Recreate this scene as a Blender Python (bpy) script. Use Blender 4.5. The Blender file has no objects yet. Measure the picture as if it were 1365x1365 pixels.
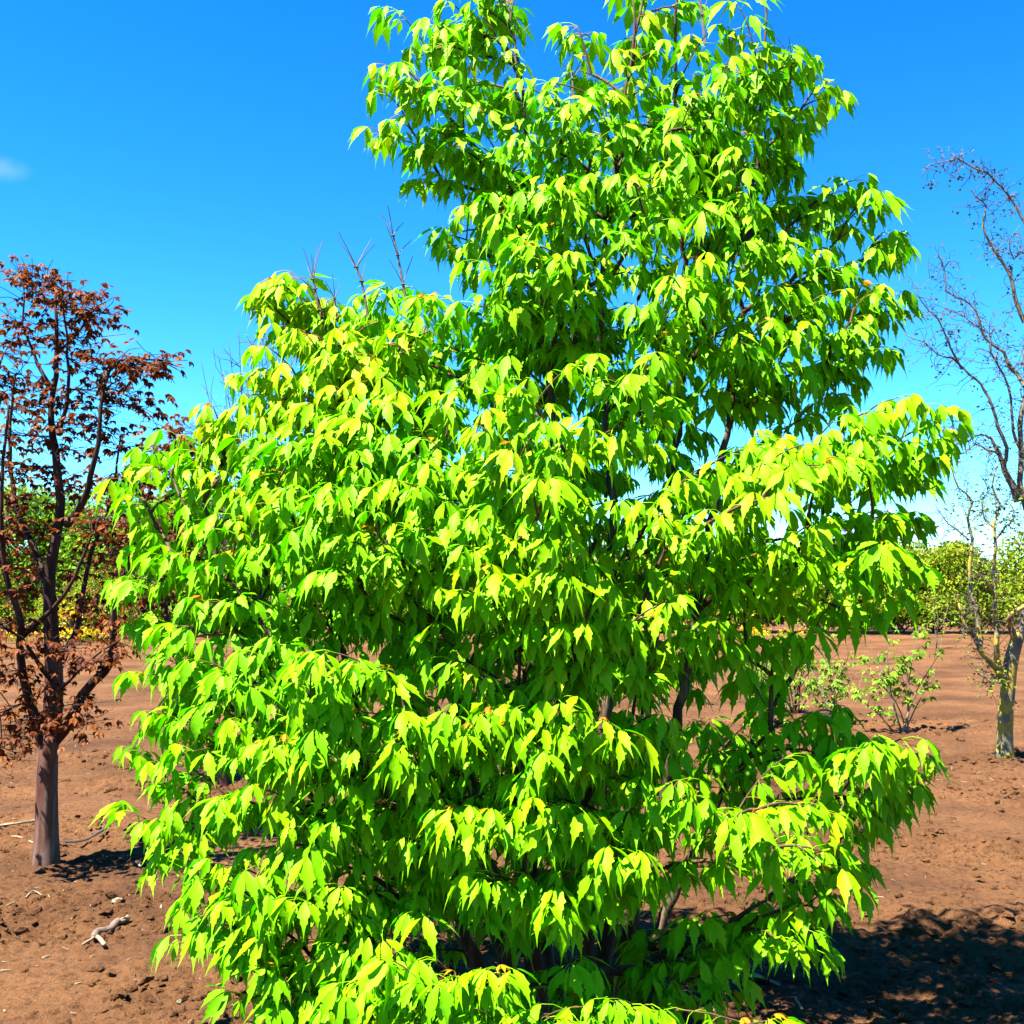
import bpy, math, random
import numpy as np
from mathutils import Vector, Matrix, Euler

random.seed(7)
rng = np.random.default_rng(11)
R = math.radians
SC = bpy.context.scene
COL = SC.collection

# ------------------------------------------------------------------ camera
F, CX, CY = 1500.0, 682.5, 682.5          # focal length and centre in photograph pixels (1365 wide)
CAM_H, PITCH = 1.6, math.atan(102.5 / 1500.0)
cam_d = bpy.data.cameras.new('camera')
cam_d.sensor_width = 36.0
cam_d.lens = 36.0 * F / 1365.0
cam_d.clip_start, cam_d.clip_end = 0.05, 2000.0
cam = bpy.data.objects.new('camera', cam_d)
COL.objects.link(cam)
cam.location = (0, 0, CAM_H)
cam.rotation_euler = (math.pi / 2 + PITCH, 0, 0)
SC.camera = cam

# ------------------------------------------------------------------ sky and sun
SUN_EL, SUN_AZ = 64.0, 32.0                # azimuth: degrees from due left (-x) towards the camera side (-y)
s_dir = Vector((-math.cos(R(SUN_AZ)) * math.cos(R(SUN_EL)), -math.sin(R(SUN_AZ)) * math.cos(R(SUN_EL)), math.sin(R(SUN_EL))))
world = bpy.data.worlds.new('World')
SC.world = world
world.use_nodes = True
wn, wl = world.node_tree.nodes, world.node_tree.links
wn.clear()
w_out = wn.new('ShaderNodeOutputWorld')
w_bg = wn.new('ShaderNodeBackground')
w_sky = wn.new('ShaderNodeTexSky')
w_sky.sky_type = 'NISHITA'
w_sky.sun_disc = False
w_sky.sun_elevation = R(SUN_EL)
w_sky.sun_rotation = math.atan2(s_dir.x, s_dir.y)
w_sky.air_density = 1.0
w_sky.dust_density = 0.0
w_sky.ozone_density = 3.0
w_hs = wn.new('ShaderNodeHueSaturation')
w_hs.inputs['Saturation'].default_value = 1.20
w_hs.inputs['Hue'].default_value = 0.485
w_gm = wn.new('ShaderNodeGamma')
w_gm.inputs['Gamma'].default_value = 1.42
w_tint = wn.new('ShaderNodeMix')
w_tint.data_type, w_tint.blend_type = 'RGBA', 'MULTIPLY'
w_tint.inputs[0].default_value = 1.0
w_tint.inputs[7].default_value = (0.25, 0.41, 0.53, 1)
wl.new(w_sky.outputs[0], w_gm.inputs['Color'])
wl.new(w_gm.outputs[0], w_hs.inputs['Color'])
wl.new(w_hs.outputs[0], w_tint.inputs[6])
# two faint wisps of cloud high over the left of the field
w_tc = wn.new('ShaderNodeTexCoord')
w_last = w_tint.outputs[2]
for (wx, wy, size, amt) in ((4, 225, 0.019, 0.20), (150, 452, 0.022, 0.12), (420, 60, 0.02, 0.0)):
    if amt == 0: continue
    u, v = (wx - 682.5) / 1500.0, -(wy - 682.5) / 1500.0
    cdir = Vector((u, math.cos(PITCH) - v * math.sin(PITCH), math.sin(PITCH) + v * math.cos(PITCH))).normalized()
    w_sub = wn.new('ShaderNodeVectorMath'); w_sub.operation = 'SUBTRACT'
    w_sub.inputs[1].default_value = cdir
    wl.new(w_tc.outputs['Generated'], w_sub.inputs[0])
    w_sc = wn.new('ShaderNodeVectorMath'); w_sc.operation = 'MULTIPLY'
    w_sc.inputs[1].default_value = (0.7, 1.0, 1.6)
    wl.new(w_sub.outputs[0], w_sc.inputs[0])
    w_len = wn.new('ShaderNodeVectorMath'); w_len.operation = 'LENGTH'
    wl.new(w_sc.outputs[0], w_len.inputs[0])
    w_mr = wn.new('ShaderNodeMapRange'); w_mr.interpolation_type = 'SMOOTHSTEP'
    w_mr.inputs['From Min'].default_value, w_mr.inputs['From Max'].default_value = size, 0.0
    w_mr.inputs['To Min'].default_value, w_mr.inputs['To Max'].default_value = 0.0, amt
    wl.new(w_len.outputs['Value'], w_mr.inputs['Value'])
    w_nz = wn.new('ShaderNodeTexNoise'); w_nz.inputs['Scale'].default_value = 60.0; w_nz.inputs['Detail'].default_value = 4
    wl.new(w_tc.outputs['Generated'], w_nz.inputs['Vector'])
    w_mu = wn.new('ShaderNodeMath'); w_mu.operation = 'MULTIPLY'
    wl.new(w_mr.outputs[0], w_mu.inputs[0]); wl.new(w_nz.outputs['Fac'], w_mu.inputs[1])
    w_cl = wn.new('ShaderNodeMix'); w_cl.data_type = 'RGBA'
    wl.new(w_mu.outputs[0], w_cl.inputs[0]); wl.new(w_last, w_cl.inputs[6])
    w_cl.inputs[7].default_value = (5.0, 5.4, 5.8, 1)
    w_last = w_cl.outputs[2]
wl.new(w_last, w_bg.inputs[0])
w_bg.inputs[1].default_value = 0.05
wl.new(w_bg.outputs[0], w_out.inputs[0])

sun_d = bpy.data.lights.new('sun', 'SUN')
sun_d.energy = 5.0
sun_d.angle = R(0.5)
sun_d.color = (1.0, 0.95, 0.86)
sun = bpy.data.objects.new('sun', sun_d)
COL.objects.link(sun)
sun.rotation_euler = (-s_dir).to_track_quat('-Z', 'Y').to_euler()
sun.location = (-5, -5, 12)

SC.view_settings.view_transform = 'Standard'
SC.view_settings.look = 'None'
SC.view_settings.gamma = 1.0
SC.view_settings.use_curve_mapping = False
SC.view_settings.exposure = 2.7
SC.render.engine = 'CYCLES'
SC.cycles.max_bounces = 8
SC.cycles.diffuse_bounces = 2
SC.cycles.transmission_bounces = 3
SC.cycles.transparent_max_bounces = 4


# ------------------------------------------------------------------ helpers
def P(px, py, d):
    """the place that the photograph shows at a pixel, d metres away"""
    u, v = (px - CX) / F, -(py - CY) / F
    c, s = math.cos(PITCH), math.sin(PITCH)
    y, z = c - v * s, s + v * c
    k = d / y
    return np.array((u * k, d, CAM_H + z * k))


def project(p):
    p = np.asarray(p)
    x, y, z = p[..., 0], p[..., 1], p[..., 2] - CAM_H
    c, s = math.cos(PITCH), math.sin(PITCH)
    dep = y * c + z * s
    up = -y * s + z * c
    return CX + F * x / dep, CY - F * up / dep, dep


def hash2(ix, iy, seed):
    h = (ix.astype(np.int64) * 374761393 + iy.astype(np.int64) * 668265263 + seed * 974634777) & 0xFFFFFFFF
    h = ((h ^ (h >> 13)) * 1274126177) & 0xFFFFFFFF
    h = ((h ^ (h >> 16)) * 2246822519) & 0xFFFFFFFF
    return ((h ^ (h >> 15)) & 0xFFFFFF) / float(0xFFFFFF)


def vnoise(x, y, seed=0):
    x, y = np.asarray(x, float), np.asarray(y, float)
    ix, iy = np.floor(x), np.floor(y)
    fx, fy = x - ix, y - iy
    ux, uy = fx * fx * (3 - 2 * fx), fy * fy * (3 - 2 * fy)
    a, b = hash2(ix, iy, seed), hash2(ix + 1, iy, seed)
    c, d = hash2(ix, iy + 1, seed), hash2(ix + 1, iy + 1, seed)
    return (a + (b - a) * ux) * (1 - uy) + (c + (d - c) * ux) * uy - 0.5


def fbm(x, y, seed=0, octv=4, gain=0.5):
    t, a = 0, 1.0
    for i in range(octv):
        t = t + a * vnoise(x * 2 ** i + 17.3 * i, y * 2 ** i - 9.1 * i, seed + i)
        a *= gain
    return t


def ground_z(x, y):
    x, y = np.asarray(x, float), np.asarray(y, float)
    z = 0.07 * fbm(x * 0.5, y * 0.6, 3, 3)
    rough = np.clip(0.5 + 1.6 * fbm(x * 0.9, y * 1.3, 21, 2), 0.12, 1.1)
    z = z + rough * (0.055 * fbm(x * 4.5, y * 5.5, 40, 4, 0.62))
    cl = np.clip(fbm(x * 13, y * 15, 60, 2) - 0.12, 0, 1)
    z = z + rough * 0.05 * cl
    z = z + (0.25 + 0.75 * rough) * (0.022 * vnoise(x * 24, y * 26, 91) - 0.03 * np.clip(fbm(x * 17 + 5, y * 20, 95, 2) - 0.22, 0, 1))
    return z


def new_mesh(name, V, T, mat, smooth=False, attrs=None):
    V = np.asarray(V, dtype=np.float32)
    T = np.asarray(T, dtype=np.int32)
    n = T.shape[1]
    me = bpy.data.meshes.new(name)
    me.vertices.add(len(V))
    me.vertices.foreach_set('co', V.ravel())
    me.loops.add(T.size)
    me.loops.foreach_set('vertex_index', T.ravel())
    me.polygons.add(len(T))
    me.polygons.foreach_set('loop_start', np.arange(0, T.size, n, dtype=np.int32))
    me.polygons.foreach_set('use_smooth', np.full(len(T), smooth, dtype=bool))
    for k, a in (attrs or {}).items():
        at = me.attributes.new(k, 'FLOAT', 'POINT')
        at.data.foreach_set('value', np.asarray(a, dtype=np.float32))
    me.update(calc_edges=True)
    me.validate()
    if mat:
        me.materials.append(mat)
    return me


def tag(o, label=None, cat=None, group=None, kind=None):
    if label: o['label'] = label
    if cat: o['category'] = cat
    if group: o['group'] = group
    if kind: o['kind'] = kind
    return o


def empty(name, loc, label, cat, group=None):
    o = bpy.data.objects.new(name, None)
    COL.objects.link(o)
    o.location = [float(v) for v in loc]
    o.empty_display_size = 0.1
    return tag(o, label, cat, group)


def link_mesh(name, me, parent=None, loc=(0, 0, 0)):
    o = bpy.data.objects.new(name, me)
    COL.objects.link(o)
    o.parent = parent
    o.location = [float(v) for v in loc]
    return o


def part(name, V, T, mat, parent, smooth=False, attrs=None):
    """V in world coordinates; parent an unrotated Empty"""
    V = np.asarray(V, float) - np.array(parent.location)
    return link_mesh(name, new_mesh(name, V, T, mat, smooth, attrs), parent)


class MB:
    def __init__(self):
        self.V, self.T, self.A, self.n = [], [], [], 0

    def add(self, V, T, a=0.0):
        V = np.asarray(V, float)
        self.V.append(V)
        self.T.append(np.asarray(T) + self.n)
        self.A.append(np.broadcast_to(np.asarray(a, float), (len(V),)))
        self.n += len(V)

    def get(self):
        return np.concatenate(self.V), np.concatenate(self.T)

    def attr(self):
        return {'tint': np.concatenate(self.A)}


def smooth_path(pts, step=0.06):
    """Catmull-Rom through points, resampled"""
    p = np.asarray(pts, float)
    if len(p) < 2: return p
    q = np.vstack([2 * p[0] - p[1], p, 2 * p[-1] - p[-2]])
    out = []
    for i in range(1, len(q) - 2):
        n = max(2, int(np.linalg.norm(q[i + 1] - q[i]) / step))
        t = np.linspace(0, 1, n, endpoint=False)[:, None]
        a, b, c, d = q[i - 1], q[i], q[i + 1], q[i + 2]
        out.append(0.5 * (2 * b + (c - a) * t + (2 * a - 5 * b + 4 * c - d) * t ** 2 + (3 * b - a - 3 * c + d) * t ** 3))
    out.append(p[-1][None])
    return np.vstack(out)


def tube(path, rad, sides=6, lump=0.0, seed=0):
    p = np.asarray(path, float)
    n = len(p)
    r = np.broadcast_to(np.asarray(rad, float), (n,))
    t = np.gradient(p, axis=0)
    t /= np.linalg.norm(t, axis=1)[:, None] + 1e-9
    ref = np.array((0.31, 0.95, 0.05)) if abs(t[0][2]) > 0.8 else np.array((0, 0, 1.0))
    u = np.cross(t[0], ref); u /= np.linalg.norm(u)
    ang = np.arange(sides) * 2 * math.pi / sides
    rs = np.random.default_rng(seed)
    V = []
    for i in range(n):
        u = u - t[i] * np.dot(u, t[i]); u /= np.linalg.norm(u) + 1e-9
        w = np.cross(t[i], u)
        rr = r[i] * (1 + lump * rs.uniform(-1, 1, sides)) if lump else np.full(sides, r[i])
        V.append(p[i] + rr[:, None] * (np.cos(ang)[:, None] * u + np.sin(ang)[:, None] * w))
    V = np.vstack(V + [p[-1][None] + t[-1] * r[-1]])
    T = []
    for i in range(n - 1):
        for j in range(sides):
            a, b = i * sides + j, i * sides + (j + 1) % sides
            c, d = a + sides, b + sides
            T += [(a, b, d), (a, d, c)]
    e = n * sides
    for j in range(sides):
        T.append(((n - 1) * sides + j, (n - 1) * sides + (j + 1) % sides, e))
    return V, np.array(T)


# ------------------------------------------------------------------ materials
def mat_new(name):
    m = bpy.data.materials.new(name)
    m.use_nodes = True
    nt = m.node_tree
    nt.nodes.clear()
    out = nt.nodes.new('ShaderNodeOutputMaterial')
    return m, nt, out


def ramp(nt, stops):
    r = nt.nodes.new('ShaderNodeValToRGB')
    el = r.color_ramp.elements
    while len(el) < len(stops): el.new(0.5)
    for e, (p, c) in zip(el, stops):
        e.position = p
        e.color = (*c, 1)
    return r


def noise(nt, scale, detail=4, rough=0.55, coord=None, dist=0.0):
    n = nt.nodes.new('ShaderNodeTexNoise')
    n.inputs['Scale'].default_value = scale
    n.inputs['Detail'].default_value = detail
    n.inputs['Roughness'].default_value = rough
    n.inputs['Distortion'].default_value = dist
    if coord: nt.links.new(coord, n.inputs['Vector'])
    return n


def leaf_mat(name, stops, trans_stops, trans=0.34, rough=0.55, spec=0.10, scale=1.3, vein=0.0):
    m, nt, out = mat_new(name)
    L = nt.links
    geo = nt.nodes.new('ShaderNodeNewGeometry')
    at = nt.nodes.new('ShaderNodeAttribute')
    at.attribute_name = 'tint'
    nz = noise(nt, scale, 2, 0.5, geo.outputs['Position'])
    ad = nt.nodes.new('ShaderNodeMath'); ad.operation = 'MULTIPLY_ADD'
    L.new(nz.outputs['Fac'], ad.inputs[0]); ad.inputs[1].default_value = 0.3
    sb = nt.nodes.new('ShaderNodeMath'); sb.operation = 'SUBTRACT'
    L.new(at.outputs['Fac'], sb.inputs[0]); sb.inputs[1].default_value = 0.15
    L.new(sb.outputs[0], ad.inputs[2])
    r1, r2 = ramp(nt, stops), ramp(nt, trans_stops)
    L.new(ad.outputs[0], r1.inputs[0]); L.new(ad.outputs[0], r2.inputs[0])
    pb = nt.nodes.new('ShaderNodeBsdfPrincipled')
    L.new(r1.outputs[0], pb.inputs['Base Color'])
    pb.inputs['Roughness'].default_value = rough
    pb.inputs['Specular IOR Level'].default_value = spec
    tb = nt.nodes.new('ShaderNodeBsdfTranslucent')
    L.new(r2.outputs[0], tb.inputs['Color'])
    fine = noise(nt, 90, 2, 0.5, geo.outputs['Position'])
    bp = nt.nodes.new('ShaderNodeBump')
    bp.inputs['Strength'].default_value = 0.25
    bp.inputs['Distance'].default_value = 0.004
    L.new(fine.outputs['Fac'], bp.inputs['Height'])
    L.new(bp.outputs[0], pb.inputs['Normal'])
    mx = nt.nodes.new('ShaderNodeMixShader')
    mx.inputs[0].default_value = trans
    L.new(pb.outputs[0], mx.inputs[1]); L.new(tb.outputs[0], mx.inputs[2])
    L.new(mx.outputs[0], out.inputs[0])
    return m


def bark_mat(name, stops, scale=(18, 18, 5), bump=0.6, nscale=1.0, lichen=None):
    m, nt, out = mat_new(name)
    L = nt.links
    tc = nt.nodes.new('ShaderNodeTexCoord')
    mp = nt.nodes.new('ShaderNodeMapping')
    mp.inputs['Scale'].default_value = scale
    L.new(tc.outputs['Object'], mp.inputs['Vector'])
    nz = noise(nt, nscale, 6, 0.65, mp.outputs[0], 0.6)
    r = ramp(nt, stops)
    L.new(nz.outputs['Fac'], r.inputs[0])
    pb = nt.nodes.new('ShaderNodeBsdfPrincipled')
    pb.inputs['Roughness'].default_value = 0.8
    pb.inputs['Specular IOR Level'].default_value = 0.2
    col = r.outputs[0]
    if lichen:
        n2 = noise(nt, lichen[0], 4, 0.6, tc.outputs['Object'])
        r2 = ramp(nt, [(lichen[1], (0, 0, 0)), (lichen[1] + 0.08, (1, 1, 1))])
        L.new(n2.outputs['Fac'], r2.inputs[0])
        mix = nt.nodes.new('ShaderNodeMix'); mix.data_type = 'RGBA'
        L.new(r2.outputs[0], mix.inputs[0]); L.new(col, mix.inputs[6])
        mix.inputs[7].default_value = (*lichen[2], 1)
        col = mix.outputs[2]
    L.new(col, pb.inputs['Base Color'])
    bp = nt.nodes.new('ShaderNodeBump')
    bp.inputs['Strength'].default_value = bump
    bp.inputs['Distance'].default_value = 0.01
    L.new(nz.outputs['Fac'], bp.inputs['Height'])
    L.new(bp.outputs[0], pb.inputs['Normal'])
    L.new(pb.outputs[0], out.inputs[0])
    return m


M_leaf = leaf_mat('lime_leaf',
                  [(0.0, (0.075, 0.29, 0.0002)), (0.45, (0.135, 0.38, 0.0002)), (0.75, (0.23, 0.42, 0.0002)), (1.0, (0.32, 0.12, 0.006))],
                  [(0.0, (0.024, 0.28, 0.0002)), (0.45, (0.055, 0.36, 0.0002)), (0.75, (0.15, 0.38, 0.0002)), (1.0, (0.5, 0.18, 0.006))])
M_bronze = leaf_mat('bronze_leaf',
                    [(0.0, (0.028, 0.008, 0.004)), (0.5, (0.080, 0.019, 0.004)), (1.0, (0.19, 0.06, 0.005))],
                    [(0.0, (0.06, 0.014, 0.005)), (0.5, (0.14, 0.03, 0.006)), (1.0, (0.24, 0.08, 0.01))], trans=0.3, scale=3)
M_small = leaf_mat('fresh_leaf',
                   [(0.0, (0.05, 0.14, 0.006)), (0.5, (0.10, 0.20, 0.01)), (1.0, (0.20, 0.24, 0.02))],
                   [(0.0, (0.12, 0.30, 0.01)), (0.5, (0.22, 0.36, 0.015)), (1.0, (0.32, 0.36, 0.03))], trans=0.3, scale=3)
M_hedge = leaf_mat('hedge_leaf',
                   [(0.0, (0.06, 0.14, 0.004)), (0.5, (0.15, 0.235, 0.006)), (1.0, (0.25, 0.21, 0.015))],
                   [(0.0, (0.07, 0.16, 0.008)), (0.5, (0.16, 0.22, 0.012)), (1.0, (0.26, 0.2, 0.04))], trans=0.25, scale=0.7)
M_green = leaf_mat('far_green_leaf',
                   [(0.0, (0.05, 0.14, 0.004)), (0.5, (0.11, 0.22, 0.006)), (1.0, (0.19, 0.24, 0.012))],
                   [(0.0, (0.06, 0.2, 0.008)), (0.5, (0.12, 0.27, 0.01)), (1.0, (0.2, 0.28, 0.03))], trans=0.25, scale=0.5)
M_yellow = leaf_mat('yellow_petal', [(0.0, (0.55, 0.30, 0.004)), (1.0, (0.7, 0.45, 0.01))],
                    [(0.0, (0.6, 0.34, 0.004)), (1.0, (0.75, 0.5, 0.01))], trans=0.3)
M_lilac = leaf_mat('lilac_petal', [(0.0, (0.22, 0.14, 0.40)), (1.0, (0.40, 0.32, 0.6))],
                   [(0.0, (0.22, 0.14, 0.4)), (1.0, (0.4, 0.3, 0.6))], trans=0.2)
M_bark = bark_mat('brown_flaking_bark', [(0.3, (0.02, 0.011, 0.007)), (0.55, (0.06, 0.036, 0.022)), (0.75, (0.17, 0.12, 0.08))], (26, 26, 6))
M_twig = bark_mat('thin_twig_bark', [(0.3, (0.03, 0.014, 0.007)), (0.7, (0.09, 0.045, 0.022))], (30, 30, 12), 0.3)
M_dead = bark_mat('grey_dead_twig', [(0.3, (0.07, 0.05, 0.045)), (0.7, (0.16, 0.12, 0.11))], (60, 60, 30), 0.3)
M_copper = bark_mat('copper_peeling_bark', [(0.27, (0.016, 0.006, 0.004)), (0.44, (0.07, 0.024, 0.015)), (0.54, (0.095, 0.048, 0.032)), (0.68, (0.135, 0.112, 0.09))], (14, 14, 2.4), 0.5)
M_copper_limb = bark_mat('dark_copper_limb', [(0.35, (0.010, 0.004, 0.003)), (0.6, (0.045, 0.016, 0.010)), (0.8, (0.10, 0.045, 0.03))], (16, 16, 5), 0.5)
M_grey = bark_mat('lichen_grey_bark', [(0.3, (0.05, 0.045, 0.028)), (0.55, (0.13, 0.115, 0.07)), (0.75, (0.21, 0.19, 0.12))], (14, 14, 5), 0.6,
                  lichen=(7.0, 0.45, (0.25, 0.185, 0.025)))
M_grey_dark = bark_mat('dark_grey_bark', [(0.3, (0.045, 0.036, 0.028)), (0.55, (0.10, 0.085, 0.062)), (0.75, (0.18, 0.155, 0.115))], (14, 14, 5), 0.6,
                       lichen=(7.0, 0.62, (0.22, 0.15, 0.02)))
M_bud = leaf_mat('brown_bud', [(0.0, (0.045, 0.025, 0.018)), (0.6, (0.08, 0.06, 0.02)), (1.0, (0.07, 0.11, 0.015))],
                 [(0.0, (0.05, 0.03, 0.02)), (0.6, (0.09, 0.07, 0.02)), (1.0, (0.1, 0.16, 0.02))], trans=0.2, scale=4)
M_greytwig = bark_mat('dark_grey_twig', [(0.3, (0.035, 0.026, 0.024)), (0.7, (0.09, 0.065, 0.055))], (14, 14, 8), 0.4)
M_greytwig2 = bark_mat('pale_stem', [(0.3, (0.08, 0.065, 0.04)), (0.7, (0.20, 0.17, 0.11))], (14, 14, 8), 0.4)
M_wood = bark_mat('bleached_wood', [(0.3, (0.12, 0.08, 0.045)), (0.7, (0.24, 0.185, 0.12))], (60, 12, 60), 0.4)
M_wood2 = bark_mat('weathered_wood', [(0.3, (0.055, 0.034, 0.026)), (0.7, (0.13, 0.092, 0.07))], (40, 12, 40), 0.5)
M_stone = bark_mat('pale_flint', [(0.4, (0.05, 0.045, 0.03)), (0.55, (0.18, 0.16, 0.10)), (0.75, (0.3, 0.27, 0.19))], (30, 30, 30), 0.7)


def soil_mat(name, gain=1.0):
    m, nt, out = mat_new(name)
    L = nt.links
    geo = nt.nodes.new('ShaderNodeNewGeometry')
    a = noise(nt, 0.8, 5, 0.6, geo.outputs['Position'])
    b = noise(nt, 26, 6, 0.72, geo.outputs['Position'])
    c = noise(nt, 110, 4, 0.7, geo.outputs['Position'])
    g = gain
    ra = ramp(nt, [(0.36, (0.070 * g, 0.0310 * g, 0.0120 * g)), (0.62, (0.138 * g, 0.063 * g, 0.0250 * g))])
    rb = ramp(nt, [(0.34, (0.36, 0.33, 0.32)), (0.5, (1, 1, 1)), (0.72, (1.22, 1.2, 1.2))])  # mottled soil tone; the low stop also paints shade into the pits
    L.new(a.outputs['Fac'], ra.inputs[0]); L.new(b.outputs['Fac'], rb.inputs[0])
    mx = nt.nodes.new('ShaderNodeMix'); mx.data_type = 'RGBA'; mx.blend_type = 'MULTIPLY'
    mx.inputs[0].default_value = 0.85
    L.new(ra.outputs[0], mx.inputs[6]); L.new(rb.outputs[0], mx.inputs[7])
    # tiny pale grit
    rc = ramp(nt, [(0.70, (0, 0, 0)), (0.73, (1, 1, 1))])
    L.new(c.outputs['Fac'], rc.inputs[0])
    m2 = nt.nodes.new('ShaderNodeMix'); m2.data_type = 'RGBA'
    L.new(rc.outputs[0], m2.inputs[0]); L.new(mx.outputs[2], m2.inputs[6])
    m2.inputs[7].default_value = (0.26, 0.19, 0.12, 1)
    pb = nt.nodes.new('ShaderNodeBsdfPrincipled')
    pb.inputs['Roughness'].default_value = 0.95
    pb.inputs['Specular IOR Level'].default_value = 0.1
    L.new(m2.outputs[2], pb.inputs['Base Color'])
    sm = nt.nodes.new('ShaderNodeMath'); sm.operation = 'MULTIPLY_ADD'
    L.new(c.outputs['Fac'], sm.inputs[0]); sm.inputs[1].default_value = 0.35
    L.new(b.outputs['Fac'], sm.inputs[2])
    bp = nt.nodes.new('ShaderNodeBump')
    bp.inputs['Strength'].default_value = 1.0
    bp.inputs['Distance'].default_value = 0.045
    L.new(sm.outputs[0], bp.inputs['Height'])
    L.new(bp.outputs[0], pb.inputs['Normal'])
    L.new(pb.outputs[0], out.inputs[0])
    return m


M_soil = soil_mat('brown_tilled_soil')

# ------------------------------------------------------------------ ground
def axis_grid(parts):
    out = []
    for a, b, s in parts:
        n = max(1, int(round((b - a) / s)))
        out += list(np.linspace(a, b, n, endpoint=False))
    out.append(parts[-1][1])
    return np.array(out)


xs = axis_grid([(-400, -60, 40), (-60, -16, 3), (-16, -6, 0.25), (-6, -3.6, 0.06), (-3.6, 3.8, 0.018), (3.8, 6, 0.06), (6, 16, 0.25), (16, 60, 3), (60, 400, 40)])
ys = axis_grid([(-60, -4, 4), (-4, 2.5, 0.2), (2.5, 3.6, 0.06), (3.6, 7.5, 0.018), (7.5, 8.5, 0.03), (8.5, 14, 0.05), (14, 30, 0.25), (30, 60, 2), (60, 700, 40)])
gx, gy = np.meshgrid(xs, ys)
gz = ground_z(gx, gy) * np.clip((55 - np.abs(gy)) / 20, 0, 1) * np.clip((50 - np.abs(gx)) / 20, 0, 1)
GV = np.stack([gx, gy, gz], -1).reshape(-1, 3)
nx, ny = len(xs), len(ys)
ii = (np.arange(ny - 1)[:, None] * nx + np.arange(nx - 1)[None]).ravel()
GQ = np.stack([ii, ii + 1, ii + nx + 1, ii + nx], 1)
g_ob = link_mesh('ground', new_mesh('ground', GV, GQ, M_soil, True))
tag(g_ob, kind='structure')

# loose clods: uncountable crumbs on the soil
def lump_mesh(seed, flat=0.7):
    rs = np.random.default_rng(seed)
    t = (1 + 5 ** 0.5) / 2
    v = np.array([(-1, t, 0), (1, t, 0), (-1, -t, 0), (1, -t, 0), (0, -1, t), (0, 1, t), (0, -1, -t), (0, 1, -t), (t, 0, -1), (t, 0, 1), (-t, 0, -1), (-t, 0, 1)], float)
    v /= np.linalg.norm(v[0])
    v *= rs.uniform(0.6, 1.25, (12, 1))
    v *= np.array((rs.uniform(0.8, 1.4), rs.uniform(0.7, 1.1), flat))
    f = np.array([(0, 11, 5), (0, 5, 1), (0, 1, 7), (0, 7, 10), (0, 10, 11), (1, 5, 9), (5, 11, 4), (11, 10, 2), (10, 7, 6), (7, 1, 8),
                  (3, 9, 4), (3, 4, 2), (3, 2, 6), (3, 6, 8), (3, 8, 9), (4, 9, 5), (2, 4, 11), (6, 2, 10), (8, 6, 7), (9, 8, 1)])
    return v, f


lumps = [lump_mesh(s) for s in range(6)]


def crumb_mesh(seed):
    rs = np.random.default_rng(200 + seed)
    v = np.array([(1, 0, 0), (0, 1, 0), (-1, 0, 0), (0, -1, 0), (0, 0, .8), (0, 0, -.6)], float) * rs.uniform(.6, 1.3, (6, 1)) + rs.normal(0, .12, (6, 3))
    return v, np.array([(0, 1, 4), (1, 2, 4), (2, 3, 4), (3, 0, 4), (1, 0, 5), (2, 1, 5), (3, 2, 5), (0, 3, 5)])


crumbs = [crumb_mesh(s) for s in range(8)]
clods = MB()
N = 46000
yy = 3.6 + (14 - 3.6) * rng.random(N) ** 1.4
xx = (rng.random(N) - 0.5) * (1.05 * yy + 0.6)
den = fbm(xx * 0.9, yy * 1.3, 21, 2) + 0.4 * fbm(xx * 3, yy * 4, 77, 2)
keep = rng.random(N) < np.clip(0.30 + 2.6 * den, 0.05, 1)
xx, yy = xx[keep], yy[keep]
zz = ground_z(xx, yy)
for x, y, z in zip(xx, yy, zz):
    s = (0.004 + 0.028 * rng.random() ** 5.5) * (1 if y < 8 else 1.2)
    v, f = lumps[int(rng.integers(6))] if s > .014 else crumbs[int(rng.integers(8))]
    a = rng.random() * 6.28
    c, sn = math.cos(a), math.sin(a)
    w = v * s
    w = np.stack([w[:, 0] * c - w[:, 1] * sn, w[:, 0] * sn + w[:, 1] * c, w[:, 2]], 1)
    clods.add(w + np.array((x, y, z + s * 0.15)), f)
V, T = clods.get()
tag(link_mesh('soil_clods', new_mesh('soil_clods', V, T, M_soil)), 'brown crumbs of tilled soil lying over the field', 'soil', kind='stuff')


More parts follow.
